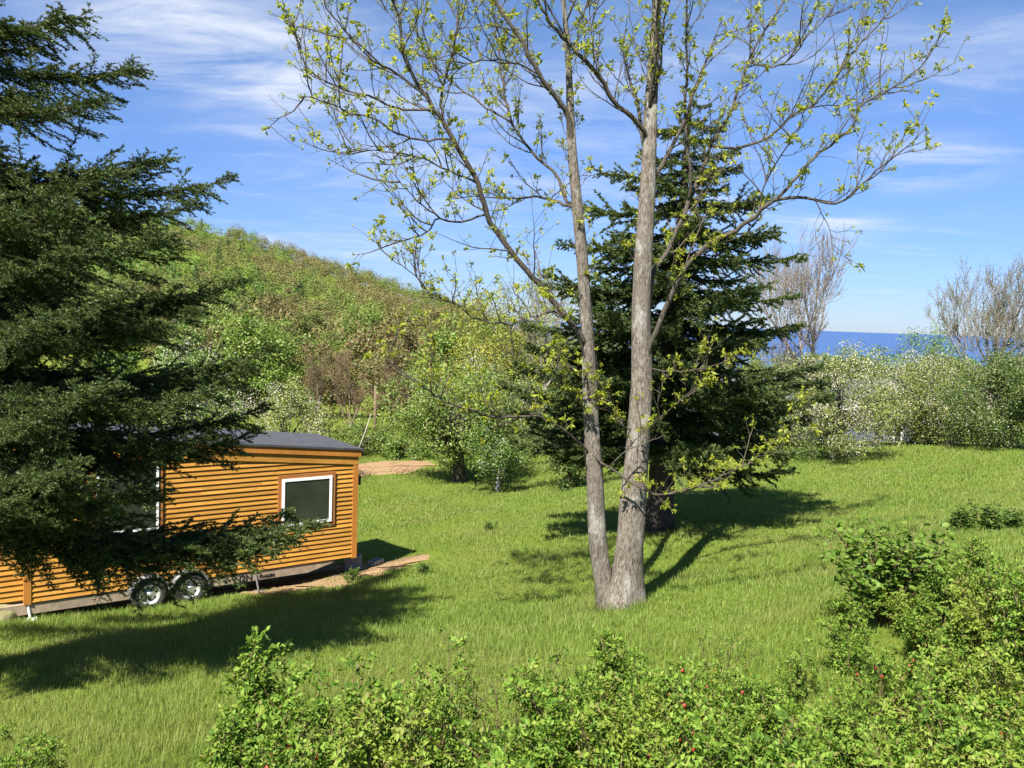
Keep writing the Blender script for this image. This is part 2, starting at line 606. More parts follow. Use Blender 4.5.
# lap siding
def lap_boards(s0, s1, y, z0, flip=False):
    g = Geo()
    i = 0
    while True:
        za, zb = z0 + i * E, z0 + (i + 1) * E
        lim = LEN - (zb + .20 - roof_far) / roof_slope        # the board ends where the sloping eave cuts it
        e1 = min(s1, lim)
        if e1 <= s0 + .3:
            break
        cuts = [s0]
        while cuts[-1] < e1 - 1.2:
            cuts.append(cuts[-1] + float(RNG.uniform(1.1, 3.4)))
        cuts = [c for c in cuts[:-1] if c < e1 - .35] + [e1] if len(cuts) > 1 else [s0, e1]
        for c0, c1 in zip(cuts[:-1], cuts[1:]):
            c1 = c1 - (.004 if c1 < e1 else 0)
            dz, dy = float(RNG.normal(0, .0012)), float(RNG.normal(0, .0015))
            a = [(c0, y - .036 + dy, za + dz), (c1, y - .036 - dy, za - dz), (c1, y - .006, zb), (c0, y - .006, zb)]
            b = [(c0, y + .01, za), (c1, y + .01, za), (c1, y + .01, zb), (c0, y + .01, zb)]
            g.add(a + b, [(0, 1, 2, 3), (4, 0, 3, 7), (1, 5, 6, 2), (4, 5, 1, 0), (3, 2, 6, 7)])
        i += 1
    return g


g = lap_boards(.10, LEN - .11, 0, .02)
link('siding', g.mesh('siding', [M['siding']]), ty)
g = lap_boards(LEFT, -.02, .14, .05)
link('siding', g.mesh('siding', [M['siding']]), ty)
# solid body behind the boards (prism with a sloping top)
g = Geo()
for (s0, s1, y0, y1) in ((0.02, LEN - .02, .014, DEP), (LEFT, 0.018, .154, DEP)):
    za = 0.01
    vv = [(s0, y0, za), (s1, y0, za), (s1, y1, za), (s0, y1, za), (s0, y0, roof_z(s0) - .01), (s1, y0, roof_z(s1) - .01), (s1, y1, roof_z(s1) - .01), (s0, y1, roof_z(s0) - .01)]
    g.add(vv, [(0, 3, 2, 1), (4, 5, 6, 7), (0, 1, 5, 4), (1, 2, 6, 5), (2, 3, 7, 6), (3, 0, 4, 7)])
link('wall', g.mesh('wall', [M['siding']]), ty)
for s0, s1, y0 in ((-.02, .10, -.045), (LEN - .11, LEN + .02, -.045)):
    g = Geo()
    g.box((s0, y0, -.01), (s1, .10, roof_z(s1) - .05))
    link('corner_post', g.mesh('corner_post', [M['postwood']]), ty)


def sloped_bar(s0, s1, y0, y1, dz0, dz1, m):
    g = Geo()
    vv = [(s, y, roof_z(s) + dz) for s in (s0, s1) for y in (y0, y1) for dz in (dz0, dz1)]
    g.add(vv, [(0, 1, 3, 2), (4, 6, 7, 5), (0, 4, 5, 1), (2, 3, 7, 6), (0, 2, 6, 4), (1, 5, 7, 3)])
    return g


g = sloped_bar(LEFT, LEN + .02, -.05, .012, -.34, -.15, 0)
link('frieze_board', g.mesh('frieze_board', [M['siding']]), ty)
g = sloped_bar(LEFT - .1, LEN + .07, -.085, -.052, -.15, .0, 0)
link('fascia', g.mesh('fascia', [M['postwood']]), ty)
g = sloped_bar(LEN + .05, LEN + .08, -.05, DEP + .1, -.15, .0, 0)
link('fascia', g.mesh('fascia', [M['postwood']]), ty)
g = sloped_bar(LEFT - .15, LEN + .11, -.11, DEP + .15, .004, .05, 0)
link('roof', g.mesh('roof', [M['roofing']]), ty)


def window(corners, y, trim=.085, fw=.06, name='window'):
    (sa, zb), (sb, zt) = corners
    g = Geo()
    for a, b in (((sa - trim, y - .062, zb - trim), (sb + trim, y, zb)), ((sa - trim, y - .062, zt), (sb + trim, y, zt + trim)),
                 ((sa - trim, y - .062, zb), (sa, y, zt)), ((sb, y - .062, zb), (sb + trim, y, zt))):
        g.box(a, b)
    w = link(name, g.mesh('window_trim', [M['trimwood']]), ty)
    g = Geo()
    for a, b in (((sa, y - .085, zb), (sb, y, zb + fw)), ((sa, y - .085, zt - fw), (sb, y, zt)),
                 ((sa, y - .085, zb + fw), (sa + fw, y, zt - fw)), ((sb - fw, y - .085, zb + fw), (sb, y, zt - fw))):
        g.box(a, b)
    link('window_frame', g.mesh('window_frame', [M['white']]), w)
    g = Geo()
    g.box((sa + fw, y - .07, zb + fw), (sb - fw, y - .05, zt - fw))
    link('pane', g.mesh('pane', [M['glass']]), w)
    return w


a = wall_pt(280.5, 525)
b = wall_pt(331, 475)
c = wall_pt(331, 521.5)
window(((a[0], (a[1] + c[1]) / 2), (b[0], b[1])), 0)
a = wall_pt(96, 535)
b = wall_pt(158, 459)
window(((a[0], a[1]), (b[0], b[1])), 0, fw=.045)
window(((-1.6, 1.15), (-.42, 2.2)), .14)

# chassis beam with its tapered tail, lettering, jacks
wb = wall_pt(312, 563)
g = Geo()
s0, s1, s2 = LEFT + .3, wb[0] - .1, LEN - .55
prof = [(s0, -.01), (s2, -.01), (s2, -.05), (s1, -.21), (s0, -.21)]
vv = [(s, y, z) for y in (-.01, .09) for s, z in prof]
g.add(vv, [(0, 5, 6, 1), (1, 6, 7, 2), (2, 7, 8, 3), (3, 8, 9, 4), (4, 9, 5, 0)])
g.g.append((np.array([[0, 1, 2, 3, 4][::-1]]) + g.n - 10, 0))
g.g.append((np.array([[5, 6, 7, 8, 9]]) + g.n - 10, 0))
g.box((s0, 2.2, -.21), (s1, 2.3, -.012))
for q in np.linspace(s0 + .3, s1 - .3, 8):
    g.box((q - .03, .092, -.17), (q + .03, 2.198, -.05))
chassis = link('chassis', g.mesh('chassis', [M['chassis']]), ty)


def letters(body, size, s, z, y):
    cu = bpy.data.curves.new('lettering', 'FONT')
    cu.body = body
    cu.size = size
    cu.extrude = .003
    cu.offset = .004
    to = bpy.data.objects.new('tmp_text', cu)
    COL.objects.link(to)
    dg = bpy.context.evaluated_depsgraph_get()
    me = bpy.data.meshes.new_from_object(to.evaluated_get(dg))
    bpy.data.objects.remove(to)
    me.transform(Matrix.Translation((s, y, z)) @ Matrix.Rotation(math.pi / 2, 4, 'X'))
    me.materials.clear()
    me.materials.append(M['lettering'])
    return link('lettering', me, chassis)


a = wall_pt(234, 578, .02)
letters('N2N', .20, a[0], -.19, -.016)
letters('TRAILERS', .085, a[0] + .56, -.17, -.016)


g = Geo()
q = np.arange(8) * 2 * math.pi / 8
g.add([(.024 * math.cos(x), yy, .024 * math.sin(x)) for yy in (-.029, -.015) for x in q], [(k, (k + 1) % 8, 8 + (k + 1) % 8, 8 + k) for k in range(8)])
g.g.append((np.arange(8)[None], 0))
SLOT = g.mesh('wheel_slot', [M['black']])


def wheel(s, z, y):
    w = bpy.data.objects.new('wheel', None)
    COL.objects.link(w)
    w.parent = ty
    w.location = (s, y, z)
    R = .345

    def lathe(prof, n, mat):
        g = Geo()
        p = np.array(prof)
        th = np.arange(n) * 2 * math.pi / n
        V = np.stack([p[:, None, 1] * np.cos(th), np.broadcast_to(p[:, None, 0], (len(p), n)), p[:, None, 1] * np.sin(th)], -1)
        i = np.arange(len(p) - 1)[:, None] * n + np.arange(n)[None]
        j = np.arange(len(p) - 1)[:, None] * n + (np.arange(n)[None] + 1) % n
        g.add(V, np.stack([i, j, j + n, i + n], -1).reshape(-1, 4))
        return g
    t = lathe([(-.085, .205), (-.105, .225), (-.11, .29), (-.095, .33), (-.07, R), (.07, R), (.095, .33), (.11, .29), (.105, .225), (.085, .205), (-.085, .205)], 40, 0)
    for k in range(40):                                         # tread lugs
        th = k * 2 * math.pi / 40
        c, s_ = math.cos(th), math.sin(th)
        c2, s2 = math.cos(th + .085), math.sin(th + .085)
        r0, r1 = R - .004, R + .008
        vv = []
        for yy in (-.072, -.01):
            vv += [(r0 * c, yy, r0 * s_), (r1 * c, yy, r1 * s_), (r1 * c2, yy, r1 * s2), (r0 * c2, yy, r0 * s2)]
        t.add(vv, [(0, 1, 2, 3), (4, 7, 6, 5), (1, 5, 6, 2), (0, 4, 5, 1), (2, 6, 7, 3)])
    link('tyre', t.mesh('tyre', [M['black']], [0]), w)
    r = lathe([(-.088, .212), (-.10, .205), (-.085, .185), (-.03, .17), (-.022, .12), (-.04, .09), (-.045, .055), (-.075, .05), (-.085, .03), (-.087, .001)], 40, 0)
    link('rim', r.mesh('rim', [M['rim']], [0]), w)
    for k in range(8):                                          # dark openings round the hub
        th = k * 2 * math.pi / 8 + .2
        link('wheel_slot', SLOT, w, (.145 * math.cos(th), 0, .145 * math.sin(th)))
    return w


w1 = wall_pt(149, 594.5, .12)
w2 = wall_pt(189.5, 587, .12)
WZ = (w1[1] + w2[1]) / 2
for s in (w1[0], w2[0]):
    wheel(s, WZ, -.12)
    wheel(s, WZ, DEP + .10)
    g = Geo()
    th = np.linspace(math.radians(25 if s == w2[0] else 60), math.radians(155 if s == w1[0] else 120), 20)
    th = np.linspace(math.radians(8), math.radians(172), 24) if False else np.linspace(math.radians(10), math.radians(170), 24)
    for r0, r1, y0, y1 in ((.40, .412, -.25, -.032), (.36, .412, -.262, -.25)):
        V = np.stack([np.stack([s + r * np.cos(th), np.full_like(th, y), WZ + r * np.sin(th)], -1) for r, y in ((r0, y0), (r1, y0), (r1, y1), (r0, y1))], 1).reshape(-1, 3)
        k = np.arange(23)[:, None] * 4
        f = np.concatenate([k + np.array([[a, (a + 1) % 4, (a + 1) % 4 + 4, a + 4]]) for a in range(4)], 0)
        g.add(V, f)
    link('fender', g.mesh('fender', [M['fender']], True), ty)
for s in (.05, LEN - 2.4):
    g = Geo()
    g.tube([(s, .0, -.02), (s + .03, -.06, -.3), (s + .05, -.1, gz(*(ORI + ex * s)[:2]) - BOT + .02)], .022, 8)
    zz = gz(*(ORI + ex * s - ey * .1)[:2]) - BOT
    g.box((s - .04, -.2, zz - .03), (s + .14, -.01, zz + .03))
    link('jack', g.mesh('jack', [M['white'] if s < 1 else M['fender']]), ty)
g = Geo()
g.box((LEN + .024, .02, 1.72), (LEN + .12, .16, 1.92))
g.box((LEN + .024, .05, 1.92), (LEN + .09, .13, 1.98))
link('porch_lamp', g.mesh('porch_lamp', [M['black']]), ty)

# concrete blocks under the back corner
def block_mesh():
    g = Geo()
    for a, b in (((-.2, -.1, 0), (-.17, .1, .19)), ((.17, -.1, 0), (.2, .1, .19)), ((-.015, -.1, 0), (.015, .1, .19)), ((-.17, -.1, 0), (-.015, -.07, .19)),
                 ((.015, -.1, 0), (.17, -.07, .19)), ((-.17, .07, 0), (-.015, .1, .19)), ((.015, .07, 0), (.17, .1, .19))):
        g.box(a, b)
    return g.mesh('concrete_block', [M['concrete']])


bm_ = block_mesh()
p = ORI + ex * (LEN + .22) + ey * .55
z = gz(p[0], p[1]) + .0
for k, (dx, dy, dz, rz, lab) in enumerate([(0, 0, 0, .3, 'grey hollow concrete block lying on the soil at the tiny house back corner'),
                                          (-.02, .03, .19, .05, 'grey hollow concrete block stacked on top of another at the tiny house corner'),
                                          (.5, .35, -.02, 1.1, 'single grey concrete block lying on the grass edge beyond the tiny house')]):
    thing('concrete_block', lab, 'concrete block', (p[0] + dx, p[1] + dy, gz(p[0] + dx, p[1] + dy) + dz), rz, 'concrete blocks by the tiny house', bm_)


def to_world(s, y):
    q = ORI + ex * s + ey * y
    return q[:2]


outl = [to_world(-3, .5), to_world(1.2, .45), to_world(3.4, .2), to_world(4.4, -.7), to_world(5.4, -.95), to_world(6.7, -.95), to_world(LEN + .9, -.55), to_world(LEN + 2.2, .0), to_world(LEN + 2.3, .6),
        to_world(LEN + .9, .9), to_world(LEN + .5, 1.9), to_world(LEN, 3), to_world(3, 3.2), to_world(-2, 3.)]
_, SOIL_P = draped('soil_patch', outl, SOIL, .02, 110, .09)
q = [on_ground(x, Y)[:2] for x, Y in ((250, 36.5), (345, 37.2), (400, 38.2), (440, 40.5), (424, 41.8), (345, 40.8), (240, 39))]
_, PATH_P = draped('dirt_path', q, SOIL, .03, 50, .1)


def in_poly(x, y, P):
    r = np.zeros(len(x), bool)
    n = len(P)
    for i in range(n):
        x0, y0 = P[i]
        x1, y1 = P[(i + 1) % n]
        c = ((y0 > y) != (y1 > y)) & (x < (x1 - x0) * (y - y0) / (y1 - y0 + 1e-12) + x0)
        r ^= c
    return r


# boulder beside the trailer tongue
g = Geo()
n = 12
th = np.arange(n) * 2 * math.pi / n
ph = np.linspace(.05, math.pi * .6, 7)
V = []
for a in ph:
    rr = 1 + .13 * np.sin(th * 2 + a * 3) + .08 * np.sin(th * 3 + 1)
    V.append(np.stack([.42 * rr * math.sin(a) * np.cos(th), .3 * rr * math.sin(a) * np.sin(th), .34 * math.cos(a) + 0 * th], -1))
V = np.concatenate(V)
i = np.arange(6)[:, None] * n + np.arange(n)[None]
j = np.arange(6)[:, None] * n + (np.arange(n)[None] + 1) % n
g.add(V, np.stack([i, i + n, j + n, j], -1).reshape(-1, 4))
g.g.append((np.arange(n)[None], 0))
p = on_ground(-3, 16.0)
thing('boulder', 'mossy tan boulder lying by the trailer jack at the tiny house corner', 'boulder', (p[0], p[1], p[2] + .06), .4, None, g.mesh('boulder', [flat_mat('mossy stone', (.20, .19, .09), .9, .2, var=.4, scale=7, bump=.5)], True))

# ------------------------------------------------------------------ spruces
def bough_mesh(L, seed, mat, needle=.034, nw=.0125, step=.055, tstep=.040, nn=20, droop=.16):
    """one spruce bough along +X: wood axis, side sprays, twigs set with needles"""
    r = np.random.default_rng(seed)
    g = Geo()
    k = 12
    t = np.linspace(0, 1, k)
    ax = np.stack([L * t, .05 * L * np.sin(t * 4 + seed) * t, L * (-droop * t + (droop + .10) * t ** 2.4)], -1)
    g.tube(ax, .012 * L ** .8 * (1 - t) + .004, 5, 0, False)
    S0, S1 = [], []                                           # twig segments

    def at(tt):
        return np.array([np.interp(tt, t, ax[:, i]) for i in range(3)])
    s = .06
    while s < L * .985:
        tt = s / L
        p = at(tt)
        tan = unit(at(min(1, tt + .03)) - at(max(0, tt - .03)))
        for sd in (-1, 1, 0):
            if r.random() < (.1 if sd else .45):
                continue
            ln = (.55 if sd == 0 else 1.) * (min(.38 * L, 1.0) * (1 - tt) ** .55 * (.35 + .65 * min(1, tt / .25)) + .10) * r.choice([.5, .75, 1., 1.2]) * r.uniform(.8, 1.15)
            an = math.radians(r.uniform(32, 78))
            side = np.array([-tan[1], tan[0], 0]) * sd
            d = unit(tan * math.cos(an) + side * math.sin(an) + np.array([0, 0, r.uniform(-.5, .22)]))
            if sd == 0:
                d = unit(tan * .7 + np.array([0, r.normal() * .4, r.choice([-.9, -.6, .5])]))
            m = max(2, int(ln / .09))
            q = [p]
            dd = d.copy()
            for _ in range(m):
                dd = unit(dd + np.array([0, 0, r.normal(-.01, .11)]) + r.normal(size=3) * .1 + tan * .06)
                q.append(q[-1] + dd * ln / m)
            q = np.array(q)
            g.tube(q, np.linspace(.0055, .002, len(q)), 3, 0, False)
            S0.append(q[:-1])
            S1.append(q[1:])
            nt = int(ln / tstep)
            for a in range(nt):
                f = (a + r.random()) / nt
                x = f * m
                i0 = min(int(x), m - 1)
                b = q[i0] + (q[i0 + 1] - q[i0]) * (x - i0)
                tl = r.uniform(.05, .15) * (1.15 - .4 * f)
                d1 = unit(q[i0 + 1] - q[i0])
                sd2 = unit(np.cross(d1, [0, 0, 1])) * (1 if a % 2 else -1)
                e = unit(d1 * .75 + sd2 * .7 + np.array([0, 0, r.uniform(-.6, .35)]))
                S0.append(b[None])
                S1.append((b + e * tl)[None])
        s += step * r.uniform(.7, 1.3)
    S0 = np.concatenate(S0)
    S1 = np.concatenate(S1)
    n = len(S0)
    f = r.random((n, nn, 1))
    base = S0[:, None] * (1 - f) + S1[:, None] * f
    d = unit(S1 - S0)[:, None]
    rad = rand_dirs(n * nn, r).reshape(n, nn, 3)
    rad[..., 2] = np.abs(rad[..., 2]) * .8 - .12
    rad = unit(rad - (rad * d).sum(-1, keepdims=True) * d)
    nd = unit(d * .65 + rad)
    tip = base + nd * needle * r.uniform(.7, 1.2, (n, nn, 1))
    w = unit(np.cross(nd, rand_dirs(n * nn, r).reshape(n, nn, 3))) * nw * .5
    V = np.stack([base - w, base + w, tip], 2).reshape(-1, 3)
    g.add(V, np.arange(len(V)).reshape(-1, 3), 1)
    return g.mesh('bough', [M['twig_bark'], mat], [0])


def place_bough(me, L0, root, base, tip, roll=0.):
    """a bough of natural length L0 stretched from base to tip"""
    d = np.asarray(tip, float) - base
    ln = np.linalg.norm(d)
    o = link('bough', me, root)
    yaw = math.atan2(d[1], d[0])
    pit = math.asin(d[2] / ln) - .06
    o.matrix_basis = (Matrix.Translation(base) @ Matrix.Rotation(yaw, 4, 'Z') @ Matrix.Rotation(-pit, 4, 'Y') @ Matrix.Rotation(roll, 4, 'X') @ Matrix.Scale(ln / L0, 4))
    return o


BIG = [(4.0, bough_mesh(4.0, 1, M['needle_near'])), (4.0, bough_mesh(4.0, 2, M['needle_near'], droop=.22)), (2.6, bough_mesh(2.6, 3, M['needle_near'])), (2.6, bough_mesh(2.6, 4, M['needle_near'], droop=.10)),
       (1.5, bough_mesh(1.5, 5, M['needle_near'])), (.8, bough_mesh(.8, 6, M['needle_near']))]
BACK = [(3.6, bough_mesh(3.6, 11, M['needle_back'], .060, .028, .095, .065, 14, .12)), (3.6, bough_mesh(3.6, 12, M['needle_back'], .060, .028, .095, .065, 14, .06)),
        (2.2, bough_mesh(2.2, 13, M['needle_back'], .060, .028, .085, .065, 14, .10)), (1.2, bough_mesh(1.2, 14, M['needle_back'], .052, .025, .075, .06, 14))]


def pick(pool, ln, r):
    best = sorted(pool, key=lambda q: abs(math.log(q[0] / ln)))
    c = [q for q in best if q[0] == best[0][0]]
    return c[r.integers(len(c))]


def trunk_tube(root, name, pts, rad, mat, n=14, seed=0, flare=1.5):
    r = np.random.default_rng(seed)
    P = curve_pts(np.asarray(pts, float), 26)
    R = np.interp(np.linspace(0, 1, 26), np.linspace(0, 1, len(rad)), rad)
    R[0] *= flare
    R[1] *= 1 + (flare - 1) * .35
    g = Geo()
    g.tube(P, R, n)
    vv = g.v[0].reshape(26, n, 3)
    th = np.arange(n) * 2 * math.pi / n
    for k in range(26):
        am = (.10 if k < 2 else .05)
        s = 1 + am * np.sin(3 * th + k * .35 + seed) + .03 * r.normal(size=n)
        vv[k] = P[k] + (vv[k] - P[k]) * s[:, None]
    g.v[0] = vv.reshape(-1, 3)
    return link(name, g.mesh(name, [mat], True), root)


# the big near spruce at the left edge
r = np.random.default_rng(21)
SB = np.array([-7.2, 11.0, 0])
SB[2] = gz(SB[0], SB[1]) - .1
sp = thing('spruce_tree', 'tall dark spruce with layered drooping boughs hanging in front of the tiny house', 'spruce', SB)
HT = 12.3
trunk_tube(sp, 'trunk', [(0, 0, 0), (.02, 0, HT * .3), (-.03, .03, HT * .6), (0, 0, HT)], [.27, .2, .12, .02], M['spruce_bark'], 14, 3)
TIPS = [(85, 18, -.3), (142, 74, .1), (100, 104, -.8), (166, 166, .2), (112, 178, -.9), (236, 188, .3), (170, 246, -.8), (250, 292, .1), (206, 322, -1.0), (276, 360, .2), (225, 400, -1.1), (268, 416, .9), (226, 446, -.6),
        (322, 532, -.1), (150, 500, -1.), (92, 512, -1.3), (112, 492, -1.6), (70, 330, -2.), (60, 420, -2.2), (110, 250, -1.8), (95, 470, -2.3), (130, 395, -2), (20, 510, -2.4), (55, 210, -1.6), (150, 300, -1.6), (205, 215, .0), (222, 300, .3), (258, 376, -.2), (262, 440, .3), (292, 520, .2), (300, 545, .1)]
nb = 0
for (x, y, dy) in TIPS:
    tip = pix(x, y, SB[1] + dy) - SB
    ln = math.hypot(tip[0], tip[1])
    zb = tip[2] + r.uniform(.0, .12) * ln - (.05 * ln)
    base = np.array([0, 0, min(zb, HT - .3)])
    L0, me = pick(BIG, ln, r)
    place_bough(me, L0, sp, base, tip, r.uniform(-.15, .15))
    nb += 1
golden = 2.39996
NA = 54
for k in range(NA):
    f = (k // 4 + .5 + r.uniform(-.1, .1)) / (NA / 4)
    z = 1.6 + (HT - 1.9) * f ** .9
    az = k * golden + r.uniform(-.3, .3)
    if k % 10 < 7:                                             # most boughs on the open sunny side
        az = math.radians(-125 + 205 * ((k * .618) % 1))
    top = HT - z
    rad = min(4.7, .3 + .40 * top) * r.uniform(.72, 1.0)
    c, s = math.cos(az), math.sin(az)
    if c > .3:                                                 # keep inside the outline of the photographed side
        rad *= .64 if z > 6.5 else .5
    tip = np.array([rad * c, rad * s, z + rad * r.uniform(-.22, -.02) + .1])
    low = -.18 * (SB[1] + tip[1]) - SB[2] + .25 * r.random()
    if tip[2] < low:
        tip[2] = low
    L0, me = pick(BIG, rad, r)
    place_bough(me, L0, sp, np.array([0, 0, z]), tip, r.uniform(-.2, .2))

# the dark spruce behind the maple
r = np.random.default_rng(33)
DB = pix(659, 531, 21.0)
DB[2] = gz(DB[0], DB[1]) - .08
top = pix(690, 92, 21.3)
ds = thing('spruce_tree', 'broad dark spruce with a bare lower trunk standing behind the twin stemmed maple', 'spruce', DB)
H = top[2] - DB[2]
lean = top[0] - DB[0]
trunk_tube(ds, 'trunk', [(0, 0, 0), (lean * .1, 0, H * .3), (lean * .6, 0, H * .65), (lean, .2, H)], [.34, .26, .15, .02], M['spruce_bark'], 14, 5, 1.3)
for (x, y, dy) in [(808, 262, 0), (772, 240, .5), (760, 205, .2), (742, 170, 0), (725, 130, .2), (800, 300, -.5), (780, 335, .3), (825, 372, 0), (836, 402, -.6), (815, 425, .4), (776, 440, -1), (540, 288, .2),
                   (556, 248, -.3), (575, 210, .3), (600, 175, .2), (520, 330, .2), (518, 370, -.5), (505, 415, .3), (530, 440, .8), (640, 130, .1), (560, 320, -1.4), (730, 300, -1.5), (760, 390, -1.8), (600, 250, -1.3), (700, 230, -1.4), (790, 385, .8), (735, 430, -1.5), (570, 400, -1.6), (620, 385, -2), (700, 400, -2.2), (745, 345, -2), (600, 320, -1.8), (660, 330, -2.), (524, 352, .6), (514, 398, -.2), (512, 436, .2), (545, 455, -.6), (580, 452, -1.2), (560, 362, .8), (548, 415, 1.), (588, 280, -.9), (806, 330, .6), (832, 388, .3), (800, 410, -.9)]:
    tip = pix(x, y, 21 + dy) - DB
    zb = max(1.5, min(tip[2] + .1, H - .25))
    b = np.array([lean * np.interp(zb / H, [0, .3, .65, 1], [0, .1, .6, 1]), 0, zb])
    L0, me = pick(BACK, np.linalg.norm(tip - b), r)
    place_bough(me, L0, ds, b, tip, r.uniform(-.2, .2))
for k in range(56):
    f = (k + .5) / 56
    z = 1.7 + (H - 2.0) * f ** .95
    az = k * golden
    rad = min(4.2, .25 + .62 * (H - z)) * r.uniform(.58, 1.08)
    b = np.array([lean * np.interp(z / H, [0, .3, .65, 1], [0, .1, .6, 1]), 0, z])
    tip = b + np.array([rad * math.cos(az), rad * math.sin(az), rad * r.uniform(-.12, .1)])
    L0, me = pick(BACK, rad, r)
    place_bough(me, L0, ds, b, tip, r.uniform(-.2, .2))

# ------------------------------------------------------------------ the twin stemmed maple
r = np.random.default_rng(5)
MY = 14.5
MB = pix(620, 610, MY)
MB[2] = gz(MB[0], MB[1])
mp = thing('maple_tree', 'twin stemmed grey maple with sparse yellow green young leaves in the mown clearing', 'maple', MB)
PXM = F / MY
ALL = {}


def stem(key, pts, dys, rpx, dz=0.):
    """limb through picture columns and rows, bent in depth by dys metres"""
    n = len(pts)
    dy = np.interp(np.linspace(0, 1, n), np.linspace(0, 1, len(dys)), dys)
    P = np.array([pix(x, y, MY + d) for (x, y), d in zip(pts, dy)]) - MB
    if key[0] != 'T':                                          # a limb grows out of the middle of what carries it
        near = np.concatenate([q for q, _ in ALL.values()])
        P[0] = near[np.argmin(np.linalg.norm((near - P[0]) * [1, .5, 1], axis=1))]
        if n > 3 and abs(P[1][1] - P[0][1]) > .3:
            P[1][1] = .6 * P[0][1] + .4 * P[1][1]
    N = max(8, 3 * n)
    P = curve_pts(P, N)
    R = np.interp(np.linspace(0, 1, N), np.linspace(0, 1, len(rpx)), rpx) / PXM
    if key[0] != 'T':
        P[1:-1] += r.normal(size=(N - 2, 3)) * .012
    ALL[key] = (P, R)
    return P, R


